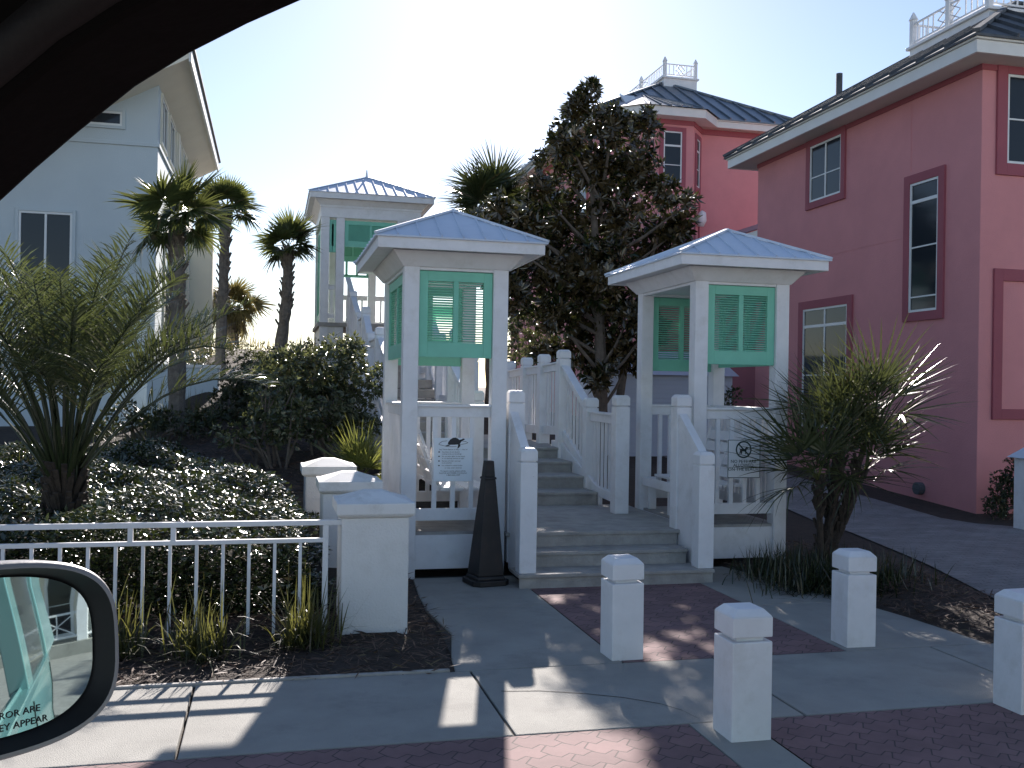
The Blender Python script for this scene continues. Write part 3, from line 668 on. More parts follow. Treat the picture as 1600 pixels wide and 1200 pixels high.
pyramid_roof(pv, x0, x1, y0, y1, ZP+.28, 6.12, .2, oh=.24, fh=.11, flare=.14, cor=.13)
mb = MB(); mb.frus((1.905, 1.965, 21.595, 21.655, 6.08), (1.925, 1.945, 21.615, 21.635, 6.28)); mb.build('finial', 'white', pv)
mb = MB(); mb.box(x0-.04, x1+.04, y0-.04, y1+.04, 2.78, 2.86); mb.build('floor', 'deck', pv, .004)
mb = MB(); mb.box(x0+.02, 1.40, y0+.02, y0+.06, 1.8, 2.78); mb.box(x0+.02, x0+.06, y0+.06, y1-.02, 1.8, 2.78); mb.build('base_siding', 'clapw', pv); mb = MB(); mb.box(2.55, x1-.02, y0+.02, y0+.06, 1.8, 2.78); mb.build('base_siding', 'clapw', pv)
fr = lambda u, d, z: (u, y0+.07-d, z); re_ = lambda u, d, z: (u, y1-.07+d, z); lf = lambda u, d, z: (x0+.07-d, u, z)
shutter(pv, fr, 1.40, 2.46, 4.42, 4.96, 20, .017); shutter(pv, fr, x0+pw, 1.225, 4.30, 4.96, 20, .017)
shutter(pv, re_, 1.4, 2.11, 4.42, 4.96, 20, .017); shutter(pv, re_, 2.29, 2.78, 4.42, 4.96, 20, .017)
shutter(pv, lf, y0+pw, (y0+y1)/2, 3.0, 4.96, 60, .017); shutter(pv, lf, (y0+y1)/2+.02, y1-pw, 3.0, 4.96, 60, .017)
mb = MB()
for u in (1.40, 1.62, 1.86, 2.10): mb.box(u-.025, u+.025, y1-.10, y1-.05, 4.10, 4.42)
mb.box(1.4, 2.12, y1-.10, y1-.05, 4.06, 4.12); mb.box(1.09, 1.22, y1-.10, y1-.05, 4.06, 4.12); mb.build('transom', 'green', pv)
rail_panel(pv, (1.4, y1-.09), (2.1, y1-.09), 2.95, 3.62, 5); rail_panel(pv, (2.29, y1-.09), (2.78, y1-.09), 2.95, 3.62, 3); rail_panel(pv, (1.09, y0+.09), (1.22, y0+.09), 2.95, 3.62, 1)

# ------------------------------------------------------------------ houses
def window(root, fn, u0, u1, z0, z1, trim=.12, tmat='trim', mull=1, transom=None, sash=None, sill=None):
    """trim band, frame with mullions, one pane mesh; fn(u,d,z), d outward from the wall face"""
    if trim:
        mb = MB(); mb.fbox(fn, u0-trim, u0, -.05, .035, z0-trim, z1+trim); mb.fbox(fn, u1, u1+trim, -.05, .035, z0-trim, z1+trim)
        mb.fbox(fn, u0, u1, -.05, .035, z1, z1+trim); mb.fbox(fn, u0, u1, -.05, .035, z0-trim, z0); mb.build('window_trim', tmat, root, .004)
    w = .035
    mb = MB(); mb.fbox(fn, u0, u0+w, -.05, .022, z0, z1); mb.fbox(fn, u1-w, u1, -.05, .022, z0, z1); mb.fbox(fn, u0+w, u1-w, -.05, .022, z1-w, z1); mb.fbox(fn, u0+w, u1-w, -.05, .022, z0, z0+w)
    for i in range(1, mull):
        u = u0+(u1-u0)*i/mull; mb.fbox(fn, u-w/2, u+w/2, -.05, .018, z0+w, z1-w)
    for t, wt in ([(transom, .05)] if transom else [])+([(s_, .022) for s_ in (sash or [])]):
        for i in range(mull):
            a = u0+(u1-u0)*i/mull+(w if i == 0 else w/2); b = u0+(u1-u0)*(i+1)/mull-(w if i == mull-1 else w/2)
            mb.fbox(fn, a, b, -.05, .016, t-wt/2, t+wt/2)
    f_ = mb.build('window', 'frame', root, .003)
    mb = MB(); mb.fbox(fn, u0+.01, u1-.01, -.04, .004, z0+.01, z1-.01); mb.build('pane', 'glass', f_)
    return f_

# pink house with the driveway
p1 = thing('pink_house', (12.5, 14.4, 0), 'pink stucco house with dark rose window trim beside the driveway, nearest on the right', 'house', )
X0, X1, Y0, Y1, ZW = 9.15, 17.0, 11.3, 17.55, 6.12
mb = MB(); mb.box(X0, X1, Y0, Y1, -.3, ZW); mb.build('wall', 'pink', p1, .01)
side = lambda u, d, z: (X0-d, u, z); fro = lambda u, d, z: (u, Y0-d, z)
mb = MB(); mb.box(X0-.022, X0-.001, Y0-.022, Y1, ZW-.17, ZW); mb.box(X0, X1, Y0-.022, Y0-.001, ZW-.17, ZW); mb.build('frieze', 'trim', p1)
window(p1, side, 14.62, 15.60, 4.93, 5.91, .12, mull=2, sash=[5.35])
window(p1, side, 12.13, 12.78, 2.80, 4.70, .13, mull=1, transom=4.42, sash=[3.75, 3.02])
window(p1, side, 14.37, 15.76, 1.0, 3.06, .14, mull=2, transom=2.75, sash=[1.9])
window(p1, fro, 9.53, 10.8, 4.72, 5.92, .16, mull=1, sash=[5.32])
mb = MB(); mb.fbox(fro, 9.36, 9.50, -.02, .035, 1.28, 3.30); mb.fbox(fro, 9.5, 11.4, -.02, .035, 3.14, 3.30); mb.fbox(fro, 9.5, 11.4, -.02, .035, 1.28, 1.42); mb.fbox(fro, 11.4, 11.54, -.02, .035, 1.28, 3.30); mb.build('panel_trim', 'trim', p1, .004)
mb = MB(); mb.box(X0-.006, X0, 12.79, 12.805, 4.9, 5.9); mb.box(X0-.004, X0, Y0+1.7, Y0+4.6, 3.93, 3.945); mb.build('wall_seam', 'pink', p1)
mb = MB(); mb.tube([(X0-.09, 12.44, .24), (X0+.02, 12.44, .24)], .09, 12); mb.build('wall_vent', 'darkroof', p1)
def hip(root, x0, x1, y0, y1, z, slope, rmat, seam=.0, fh=.13, rooftop='roof', soff='soffit'):
    mb = MB(); mb.box(x0+.03, x1-.03, y0+.03, y1-.03, z-.075, z-.055); mb.build('soffit', soff, root)
    mb = MB()
    for (a, b, c, d) in ((x0, x1, y0, y0+.04), (x0, x1, y1-.04, y1), (x0, x0+.04, y0+.04, y1-.04), (x1-.04, x1, y0+.04, y1-.04)): mb.box(a, b, c, d, z-.09, z+fh-.055)
    for (a, b, c, d) in ((x0-.03, x1+.03, y0-.03, y0+.02), (x0-.03, x1+.03, y1-.02, y1+.03), (x0-.03, x0+.02, y0+.02, y1-.02), (x1-.02, x1+.03, y0+.02, y1-.02)): mb.box(a, b, c, d, z+fh-.05, z+fh)
    mb.build('fascia', 'fascia', root, .004)
    ze = z+fh+.003; a0, a1, b0, b1 = x0-.06, x1+.06, y0-.06, y1+.06
    W, D = a1-a0, b1-b0; rise = min(W, D)/2*slope
    if W > D: r0, r1 = (a0+D/2, (b0+b1)/2), (a1-D/2, (b0+b1)/2)
    else: r0, r1 = ((a0+a1)/2, b0+W/2), ((a0+a1)/2, b1-W/2)
    Cn = [Vector((a0,b0,ze)), Vector((a1,b0,ze)), Vector((a1,b1,ze)), Vector((a0,b1,ze))]
    T0 = Vector((*r0, ze+rise)); T1 = Vector((*r1, ze+rise))
    mb = MB(); dz = Vector((0,0,.03))
    if W > D: fs = [(0,1,5,4),(1,2,5),(2,3,4,5),(3,0,4)]
    else: fs = [(0,1,4),(1,2,5,4),(2,3,5),(3,0,4,5)]
    mb.add([*Cn, T0, T1, *[c-dz for c in Cn]], fs+[(6,7,1,0),(7,8,2,1),(8,9,3,2),(9,6,0,3),(9,8,7,6)])
    rf = mb.build(rooftop, rmat, root)
    mb = MB()
    if seam:
        k = 1/math.sqrt(1+slope*slope)
        def ribs(axis_, lo, hi, edge, sgn, maxrun):
            n = max(2, round((hi-lo)/seam))
            for i in range(1, n):
                t = lo+(hi-lo)*i/n; run = min(maxrun, t-lo, hi-t)
                if run < .1: continue
                p = (t, edge) if axis_ == 'x' else (edge, t)
                q = (t, edge+sgn*run) if axis_ == 'x' else (edge+sgn*run, t)
                nr = Vector((0, -sgn*slope, 1)) if axis_ == 'x' else Vector((-sgn*slope, 0, 1))
                nr.normalize()
                mb.bar(Vector((*p, ze))+nr*.02, Vector((*q, ze+run*slope))+nr*.02, .03, .05, nr)
        mr = min(W, D)/2
        ribs('x', a0, a1, b0, 1, mr); ribs('x', a0, a1, b1, -1, mr); ribs('y', b0, b1, a0, 1, mr); ribs('y', b0, b1, a1, -1, mr)
    for a, b in ((Cn[0], T0), (Cn[3], T0 if W > D else T1), (Cn[1], T1 if W > D else T0), (Cn[2], T1), (T0, T1)):
        if (a-b).length > .05: mb.bar(a+Vector((0,0,.03)), b+Vector((0,0,.03)), .09, .05)
    mb.build('roof_rib', rmat, rf)
    return rf, ze, rise
rf1, ze1, ri1 = hip(p1, 8.72, 17.4, 10.88, 18.0, 6.10, .58, 'darkroof', .62)
def widow(rf, x0, x1, y0, y1, zb, h=.5, base=.25):
    mb = MB(); mb.box(x0, x1, y0, y1, zb-.6, zb); mb.box(x0-.05, x1+.05, y0-.05, y1+.05, zb, zb+.05); w_ = mb.build('widows_walk', 'white', rf, .005)
    posts = [(x0+.04, y0+.04), (x1-.04, y0+.04), (x1-.04, y1-.04), (x0+.04, y1-.04), ((x0+x1)/2, y1-.04), (x0+.04, (y0+y1)/2)]
    mb = MB(); z = zb+.05
    for px, py in posts:
        mb.box(px-.045, px+.045, py-.045, py+.045, z, z+h); mb.frus((px-.06, px+.06, py-.06, py+.06, z+h), (px-.01, px+.01, py-.01, py+.01, z+h+.14))
    for (a, b) in ((posts[0], posts[1]), (posts[1], posts[2]), (posts[2], posts[3]), (posts[3], posts[0])):
        for zz in (.08, .42): mb.bar((*a, z+h*zz/.5), (*b, z+h*zz/.5), .03, .03)
        L = math.hypot(b[0]-a[0], b[1]-a[1]); n = max(4, int(L/.13))
        for i in range(1, n):
            t = i/n
            if .35 < t < .65: continue
            mb.bar((a[0]+(b[0]-a[0])*t, a[1]+(b[1]-a[1])*t, z+h*.16), (a[0]+(b[0]-a[0])*t, a[1]+(b[1]-a[1])*t, z+h*.84), .018, .018)
        P_ = lambda t, zz: (a[0]+(b[0]-a[0])*t, a[1]+(b[1]-a[1])*t, z+h*zz)
        for q, r_ in (((.35, .16), (.65, .84)), ((.35, .84), (.65, .16)), ((.35, .5), (.5, .84)), ((.5, .84), (.65, .5)), ((.65, .5), (.5, .16)), ((.5, .16), (.35, .5))): mb.bar(P_(*q), P_(*r_), .018, .018)
    mb.build('balustrade', 'white', rf, 0)
widow(rf1, 10.95, 13.4, 13.4, 15.4, 7.72, .48)
mb = MB(); mb.tube([(10.3, 16.6, 7.0), (10.3, 16.6, 7.62)], .06, 10); mb.build('vent_pipe', 'darkroof', rf1)
# low link between the two houses
mb = MB(); mb.box(9.75, 13, 17.56, 24.4, 0, 4.72); mb.build('link_wall', 'trim', p1)
mb = MB(); mb.box(9.42, 9.47, 17.57, 24.2, 4.70, 4.84); mb.box(9.47, 9.8, 17.57, 24.2, 4.72, 4.74); mb.build('link_fascia', 'fascia', p1)
mb = MB(); mb.add([(9.4, 17.57, 4.86), (9.4, 24.3, 4.86), (11.2, 24.3, 5.6), (11.2, 17.57, 5.6)], [(0,3,2,1)]); mb.add([(9.4, 17.57, 4.845), (9.4, 24.3, 4.845), (11.2, 24.3, 5.585), (11.2, 17.57, 5.585)], [(0,1,2,3)]); mb.build('link_roof', 'greyroof', p1)

# second pink house with bay
p2 = thing('bay_house', (12, 29, 0), 'salmon pink house with angled bay and grey metal roof behind the magnolia', 'house')
mb = MB(); mb.box(8.45, 13.85, 24.6, 35, 0, 8.72); mb.build('wall', 'pink', p2)
bay = [(8.55, 24.6), (9.25, 23.9), (10.6, 23.9), (11.15, 24.6)]
mb = MB(); mb.prism(bay, lambda a, b, d: (a, b, d), 0, 8.72); mb.build('bay_wall', 'pink', p2)
bf = lambda u, d, z: (u, 23.9-d, z)
window(p2, bf, 9.76, 10.27, 7.0, 8.32, .11, mull=1, transom=7.95, sash=[7.45])
a = Vector((10.6, 23.9, 0)); e = Vector((.55, .7, 0)).normalized(); nn = Vector((e.y, -e.x, 0))
bs = lambda u, d, z: tuple(a+e*u+nn*d+Vector((0,0,z)))
window(p2, bs, .27, .62, 6.98, 8.25, .11, mull=1, transom=7.93, sash=[7.45])
mb = MB(); mb.fbox(bs, .16, .26, -.02, .03, 4.5, 6.86); mb.fbox(bs, .63, .73, -.02, .03, 4.5, 6.86); mb.fbox(bf, 10.38, 10.48, -.02, .03, 4.5, 6.8); mb.build('panel_trim', 'trim', p2)
mb = MB(); lp = a+e*.45+nn*.03
mb.tube([lp+Vector((0,0,5.98)), lp+nn*.10+Vector((0,0,6.0)), lp+nn*.12+Vector((0,0,6.1)), lp+nn*.12+Vector((0,0,6.3)), lp+nn*.1+Vector((0,0,6.36))], [.03, .09, .12, .1, .03], 10); mb.build('wall_lamp', 'white', p2, smooth=True)
fs2 = lambda u, d, z: (u, 24.6-d, z)
mb = MB(); mb.box(11.15, 13.85, 24.57, 24.6, 8.5, 8.72); mb.box(8.42, 8.449, 24.6, 35, 8.5, 8.72)
for (c, d) in zip(bay[:-1], bay[1:]):
    dv = Vector((d[0]-c[0], d[1]-c[1], 0)).normalized(); nv = Vector((dv.y, -dv.x, 0))
    mb.prism([(0, 8.5), (math.hypot(d[0]-c[0], d[1]-c[1]), 8.5), (math.hypot(d[0]-c[0], d[1]-c[1]), 8.72), (0, 8.72)], lambda p, q, s_: tuple(Vector((c[0], c[1], 0))+dv*p+nv*s_+Vector((0,0,q))), .001, .03)
mb.build('frieze', 'trim', p2)
lfn = lambda u, d, z: (8.45-d, u, z)
for y in (26.2, 28.6): window(p2, lfn, y, y+.7, 5.9, 7.6, .12, mull=1, transom=7.2, sash=[6.6])
window(p2, bf, 9.76, 10.27, 3.6, 5.0, .11, mull=1, transom=4.7)
rf2, ze2, ri2 = hip(p2, 8.0, 14.3, 24.25, 35.4, 8.72, .58, 'greyroof', .42)
# bay roof
mb = MB(); by = [(8.2, 24.25), (9.1, 23.5), (10.75, 23.5), (11.45, 24.25)]
mb.prism(by, lambda a_, b_, d: (a_, b_, d), 8.62, 8.84); mb.build('bay_fascia', 'fascia', p2)
pk2 = (9.95, 26.1, ze2+1.08)
mb = MB(); mb.add([*[(x, y, 8.845) for x, y in [(8.15, 24.22), (9.07, 23.44), (10.78, 23.44), (11.52, 24.22)]], pk2, (8.3, 26, 8.9), (11.8, 26, 8.9)], [(0,1,4),(1,2,4),(2,3,4)]); mb.build('bay_roof', 'greyroof', p2)
mb = MB()
for t in np.linspace(.08, .92, 6):
    x = 9.07+1.71*t; mb.bar((x, 23.45, 8.87), (x+(pk2[0]-x)*.85, 23.45+(pk2[1]-23.45)*.85, 8.87+(pk2[2]-8.87)*.85), .03, .05)
mb.build('bay_roof_rib', 'greyroof', p2)
mb = MB(); sk = lambda x, y, o_: (x, y, 8.86+(y-24.19)*.58+o_)
mb.add([sk(8.95, 24.55, .01), sk(9.35, 24.55, .01), sk(9.45, 25.3, .01), sk(9.05, 25.3, .01), sk(8.95, 24.55, .09), sk(9.35, 24.55, .09), sk(9.45, 25.3, .09), sk(9.05, 25.3, .09)], [(3,2,1,0),(4,5,6,7),(0,1,5,4),(1,2,6,5),(2,3,7,6),(3,0,4,7)]); mb.build('skylight', 'white', p2)
widow(rf2, 11.05, 12.1, 27.1, 31, 10.78, .45)

# blue-grey clapboard building glimpsed through the right hut
cs = thing('clapboard_shed', (7.3, 18, .5), 'low blue grey clapboard shed seen through the right hut', 'shed')
mb = MB(); mb.box(6.1, 8.55, 17.3, 19.2, .1, 1.9); mb.build('wall', 'clap', cs)
mb = MB(); mb.prism([(17.15, 1.88), (18.25, 2.35), (19.35, 1.88)], lambda a_, b_, d: (d, a_, b_), 6.2, 8.62); mb.build('roof', 'clap', cs)

# pale house on the left
lh = thing('pale_house', (-6, 20, .8), 'pale blue-white stucco house with deep eaves behind the left palms', 'house')
HX, HY = -1.87, 17.0
sl = .55
mb = MB(); mb.prism([(-14, 0), (HX, 0), (HX, 6.5), (-3.2, 6.5-sl*(HX+3.2)), (-5.4, 4.6), (-14, 4.6)], lambda a_, b_, d: (a_, d, b_), HY, 24.2); mb.build('wall', 'cream', lh, .01)
lfr = lambda u, d, z: (u, HY-d, z); lsd = lambda u, d, z: (HX+d, u, z)
mb = MB(); mb.box(-5, HX+.03, HY-.03, HY-.001, 5.42, 5.48); mb.box(HX+.001, HX+.03, HY, 24.2, 5.42, 5.48); mb.build('string_course', 'cream', lh, .004)
window(lh, lfr, -3.93, -3.14, 2.5, 4.27, .05, 'cream', mull=2)
window(lh, lfr, -3.25, -2.42, 5.72, 5.95, .05, 'cream', mull=1)
for k in range(5):
    y = 17.35+k*1.3
    window(lh, lsd, y, y+.85, 5.6, 6.35, .05, 'creamtrim', mull=2)
window(lh, lsd, 18.2, 19.6, 2.4, 4.2, .08, 'creamtrim', mull=2); window(lh, lsd, 20.8, 22.2, 2.4, 4.2, .08, 'creamtrim', mull=2)
mb = MB(); mb.box(HX+.001, HX+.06, 20.0, 20.25, 1, 6.4); mb.box(HX+.001, HX+.06, 22.6, 22.85, 1, 6.4); mb.box(HX, HX+.5, 23.7, 24.2, 1, 5.0); mb.build('pilaster', 'creamtrim', lh, .005)
def roofq(z_off): return [(-1.36, 6.86+z_off), (-7, 6.86-sl*5.64+z_off)]
mb = MB(); mb.prism([(-1.36, 6.72), (-1.36, 6.90), (-7.5, 6.90-sl*6.14), (-7.5, 6.72-sl*6.14)], lambda a_, b_, d: (a_, d, b_), 16.35, 24.7); mb.build('roof', 'creamtrim', lh)
mb = MB(); mb.box(-1.36, -1.32, 16.33, 24.72, 6.66, 6.90); mb.build('fascia', 'fascia', lh, .004)
mb = MB(); mb.prism([(-1.28, 6.90), (-1.28, 6.94), (-7.5, 6.94-sl*6.2), (-7.5, 6.905-sl*6.15)], lambda a_, b_, d: (a_, d, b_), 16.3, 24.75); mb.build('shingles', 'darkroof', lh)
gw = thing('garden_wall', (-1.3, 16.1, .9), 'low pale stucco wall beside the left house', 'wall')
mb = MB(); mb.box(HX+.01, -.80, 16.0, 16.16, .5, 1.82); mb.build('wall', 'cream', gw, .01)
mb = MB(); mb.box(HX+.01, -.78, 15.98, 16.18, 1.82, 1.87); mb.build('coping', 'stuccow', gw, .006)

# gate post cut by the right edge
gp = thing('gate_post', (8.85, 9.95, 0), 'white gate post with sloping cap at the right edge of the driveway', 'post')
mb = MB(); mb.box(8.70, 8.95, 9.85, 10.1, -.05, .86); mb.build('shaft', 'whitewood', gp, .008)
mb = MB(); mb.frus((8.64, 9.01, 9.79, 10.16, .86), (8.79, 8.86, 9.94, 10.01, 1.0)); mb.build('cap', 'tin', gp, .005)

# ------------------------------------------------------------------ vegetation
def fan_mesh(L, pet, nseg, W, droop, spread=R(250)):
    """one fan frond: petiole along +x from the origin, then a folded fan of blades"""
    ang = np.linspace(-spread/2, spread/2, nseg); base = np.array([pet, 0, 0])
    D = np.stack([np.cos(ang), np.sin(ang), np.abs(np.sin(ang))*.18+rng.normal(0, .05, nseg)], -1); D = unit(D)
    S = unit(np.cross(D, np.array([0, 0, 1.])))+np.array([0, 0, 1.])*np.where(np.arange(nseg) % 2, .3, -.3)[:, None]; S = unit(S)
    Ls = L*(1-.35*(np.abs(ang)/(spread/2))**2)*rng.uniform(.88, 1.08, nseg)
    V, F = strips(np.repeat(base[None], nseg, 0)+D*.03, D, S, Ls, W, droop*rng.uniform(.6, 1.5, nseg), 4)
    # joined inner web
    return V, F
def fan_palm(name, base, top, r0, r1, L, pet, nf, lab, cat='palm', group='cabbage palms on the dune', mat='palm', lean=0, boots=True, nseg=40, drop=.30, elev=(-.75, 1.45), W=.046, curve=(0, 0)):
    t = thing(name, base, lab, cat, group)
    base = Vector(base); top = Vector(top); n = 14; pts = []; rad = []
    for i in range(n):
        s_ = i/(n-1); p = base.lerp(top, s_)+Vector((curve[0], curve[1], 0))*math.sin(PI*s_)
        pts.append(p); rad.append((r0+(r1-r0)*s_)*(1+.12*math.sin(i*2.3))*(1.25 if i == 0 else 1))
    pts[0] = pts[0]-Vector((0, 0, .15))
    mb = MB(); mb.tube(pts, rad, 10)
    if boots:
        for i in range(70):
            s_ = .35+.63*random.random(); p = base.lerp(top, s_)+Vector((curve[0], curve[1], 0))*math.sin(PI*s_); a_ = random.random()*2*PI; r_ = r0+(r1-r0)*s_
            d = Vector((math.cos(a_), math.sin(a_), 0)); q = p+d*r_*.8
            mb.bar(q, q+d*r_*.65+Vector((0, 0, .11)), .045, .02, d)
    mb.build('trunk', 'palmbark', t, smooth=False)
    fr = []
    for v in range(4):
        V, F = fan_mesh(L, pet, nseg, W, [.12, .28, .45, .22][v]*drop/.35); 
        k = 6
        pv_ = np.array([[0, -.012, 0], [0, .012, 0], [pet, .008, 0], [pet, -.008, 0]]); 
        V, F = merge([(V, F), (pv_, [np.array([[0, 1, 2, 3]])])])
        me_ob = npmesh('frond', V, F, mat, None); fr.append(me_ob.data); bpy.data.objects.remove(me_ob)
    for i in range(nf):
        u = (i+.5)/nf; el = elev[1]+(elev[0]-elev[1])*u**.9+random.uniform(-.2, .2); az = i*2.39996+random.uniform(-.35, .35)
        v = 0 if el > .7 else (1 if el > .1 else 2)
        if random.random() < .25: v = 3
        ob = bpy.data.objects.new('frond', fr[v]); COL.objects.link(ob); ob.parent = t
        ob.location = (top-base)+Vector((0, 0, random.uniform(-.04, .06)))
        ob.rotation_euler = (random.uniform(-.8, .8), -el, az); s_ = random.uniform(.75, 1.18); ob.scale = (s_, s_, s_)
    return t
P_ = lambda px, py, Y: tuple(at(px, py, Y))
fan_palm('cabbage_palm', (at(277, 660, 14).x, 14, .95), P_(276, 340, 14), .12, .10, .46, .36, 19, 'stout cabbage palm in front of the pale house corner', nseg=44)
fan_palm('cabbage_palm', (at(343, 570, 17).x, 17, 1.65), P_(354, 325, 17), .09, .075, .40, .24, 15, 'slender straight cabbage palm with a small upright crown, second from the left', elev=(-.45, 1.4))
fan_palm('cabbage_palm', (at(432, 565, 18).x, 18, 1.85), P_(450, 385, 18), .115, .08, .44, .29, 15, 'leaning cabbage palm with a broad trunk foot nearest the pavilion', curve=(.06, 0), elev=(-.6, 1.35))
fan_palm('cabbage_palm', (at(365, 545, 25).x, 25, 2.2), P_(363, 480, 25), .15, .13, .56, .42, 28, 'short brownish palm standing far back on the dune against the sky', mat='palmbrown', elev=(-1.0, 1.3), drop=.6)
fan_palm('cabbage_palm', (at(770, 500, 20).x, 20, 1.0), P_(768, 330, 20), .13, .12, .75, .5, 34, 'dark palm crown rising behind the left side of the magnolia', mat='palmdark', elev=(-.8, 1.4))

def pindo(base, lab, nf=30, L=1.55):
    t = thing('pindo_palm', base, lab, 'palm')
    base = np.array(base); mb = MB()
    mb.tube([base+np.array([0, 0, z]) for z in (-.2, .15, .45, .78)], [.12, .11, .095, .075], 12)
    for i in range(130):
        a_ = random.random()*2*PI; z = random.uniform(.0, .72); d = Vector((math.cos(a_), math.sin(a_), 0)); q = Vector(base)+d*.085+Vector((0, 0, z))
        mb.bar(q, q+d*.075+Vector((0, 0, .17)), .04, .015, d)
    mb.build('trunk', 'pindotrunk', t)
    for i in range(nf):
        az = i*2.39996; el = R(89)-R(38)*((i+.5)/nf)**.9; Lf = L*random.uniform(.85, 1.1)
        n = 26; s_ = np.linspace(0, 1, n); bend = R(random.uniform(20, 75))*(.45+.55*(i/nf))+R(10)
        ang = el-bend*s_**1.7
        dx = np.cumsum(np.cos(ang))*Lf/n; dz = np.cumsum(np.sin(ang))*Lf/n
        rad_ = np.array([math.cos(az), math.sin(az), 0.]); start = base+np.array([0, 0, random.uniform(.62, .80)])+rad_*.075
        C = start+rad_*dx[:, None]+np.array([0, 0, 1.])*dz[:, None]
        T = unit(np.gradient(C, axis=0)); sd = np.array([-rad_[1], rad_[0], 0.]); up = np.cross(T, sd)*-1.0
        up = np.cross(sd, T)*-1.0; up = np.where(up[:, 2:3] < 0, -up, up)
        mbp = MB(); mbp.tube([Vector(c) for c in C[::3]], list(np.linspace(.016, .004, len(C[::3]))), 5)
        pet_V = np.array(mbp.v); F4 = np.array([f for f in mbp.f if len(f) == 4])
        lv = []
        ss = np.linspace(.40, .99, 46)
        for sgn in (-1, 1):
            B = np.stack([np.interp(ss, s_, C[:, k]) for k in range(3)], -1); Tt = unit(np.stack([np.interp(ss, s_, T[:, k]) for k in range(3)], -1)); Up = unit(np.stack([np.interp(ss, s_, up[:, k]) for k in range(3)], -1))
            D = unit(Tt*.75+sd*sgn*.75+Up*.55+rng.normal(0, .13, B.shape)); S = unit(np.cross(D, Up+rng.normal(0, .3, B.shape)))
            Ll = .36*np.sin(np.clip((ss-.22)/.8, 0, 1)*PI*.86+.25)*rng.uniform(.8, 1.15, len(ss))+.05
            lv.append(strips(B, D, S, Ll, .0115, .10+rng.random(len(ss))*.3, 3))
        V, F = merge(lv+[(pet_V, [F4])])
        npmesh('frond', V, F, 'pindo', t)
    return t
pb = at(100, 812, 7.9); pindo((pb.x, 7.9, .16), 'large feathery pindo palm with arching fronds behind the metal fence', 46, 1.78)

# yucca-like fan palms by the right hut: one clump, two stems
def spiky(name, base, stems, lab, L=.55, nf=22, mat='yucca', cat='palm', nseg=20, pet=.22):
    t = thing(name, base, lab, cat)
    fr = []
    for v in range(3):
        V, F = fan_mesh(L, pet, nseg, .019, [.05, .16, .34][v], R(150)); V, F = merge([(V, F), (np.array([[0, -.01, 0], [0, .01, 0], [pet, .006, 0], [pet, -.006, 0]]), [np.array([[0, 1, 2, 3]])])])
        o = npmesh('frond', V, F, mat, None); fr.append(o.data); bpy.data.objects.remove(o)
    for (top, r0) in stems:
        mb = MB(); b = Vector(base); tp = Vector(top); mb.tube([b+Vector((0,0,-.1)), b.lerp(tp, .3), b.lerp(tp, .65), tp], [r0*1.2, r0, r0*.9, r0*.8], 9)
        for i in range(36):
            s_ = random.uniform(.1, .98); a_ = random.random()*2*PI; d = Vector((math.cos(a_), math.sin(a_), 0)); q = b.lerp(tp, s_)+d*r0*.8; mb.bar(q, q+d*.035+Vector((0,0,.09)), .03, .015, d)
        mb.build('trunk', 'pindotrunk', t)
        for i in range(nf):
            u = (i+.5)/nf; el = 1.5-1.75*u**1.05; az = i*2.39996+random.uniform(-.3, .3); v = 0 if el > .6 else (1 if el > 0 else 2)
            ob = bpy.data.objects.new('frond', fr[v]); COL.objects.link(ob); ob.parent = t; ob.location = tp-b; ob.rotation_euler = (random.uniform(-.6, .6), -el, az); s_ = random.uniform(.8, 1.15); ob.scale = (s_,)*3
    return t
rb = at(1285, 850, 7.7)
spiky('fan_palm', (rb.x, 7.7, 0), [(P_(1278, 750, 7.6), .03), (P_(1318, 700, 7.75), .035), (P_(1366, 650, 7.8), .03), (P_(1312, 650, 8.0), .03), (P_(1352, 735, 7.7), .025)], 'bushy fan palm with narrow spiky leaves at the right hut corner', .60, 13, pet=.26, nseg=17)
fb = at(565, 745, 10.6); spiky('palmetto', (fb.x, 10.6, .45), [((fb.x, 10.6, .62), .05)], 'small spiky palmetto behind the rear stucco pier', .42, 18, mat='palmetto', cat='palmetto', pet=.18)

# magnolia
mg = thing('magnolia_tree', (5.0, 15, .3), 'tall dark magnolia with rusty leaf backs between the huts and the pink houses', 'tree')
lob = [(922,140,20),(905,172,36),(955,195,48),(885,215,36),(1005,200,36),(865,255,34),(930,262,62),(995,262,50),(1035,300,34),(1070,322,24),(960,345,72),(875,335,56),(822,352,48),(782,372,38),(1030,370,46),(940,425,74),(862,425,58),(805,420,42),(1005,425,44),(925,492,62),(985,490,46),(868,490,44),(962,548,40),(900,545,36),(745,350,22),(985,560,30),(930,560,34),(860,400,50),(900,420,60),(800,460,40),(780,330,30),(845,300,36),(855,555,30),(1012,515,34),(765,425,34),(940,592,26),(1040,420,40),(1060,360,36)]
LB = []
for (px, py, r_) in lob:
    Y = 15+random.uniform(-.7, .8)*min(1, r_/50); c = at(px, py, Y); w = r_/FPX*Y*random.uniform(.74, 1.0)
    LB.append(((c.x, c.y, c.z), (w, w*1.15, w), (r_/40)**2))
P, A = lobe_points(LB, 84, .15)
npmesh('crown', *rosettes(P, A, 10, .145, .052, 1.0), 'magnolia', mg)
mb = MB(); tb = at(938, 640, 15); top = at(920, 150, 15)
mb.tube([(tb.x, 15, .2), (tb.x+.02, 15, 1.5), (tb.x-.05, 15, 3), (top.x, 15, 5.9)], [.13, .10, .08, .02], 9)
tb2 = at(965, 640, 15.2); mb.tube([(tb2.x-.1, 15.2, .2), (tb2.x, 15.2, 1.2), (tb2.x+.15, 15.1, 2.6), at(1040, 330, 15)], [.09, .075, .06, .015], 8)
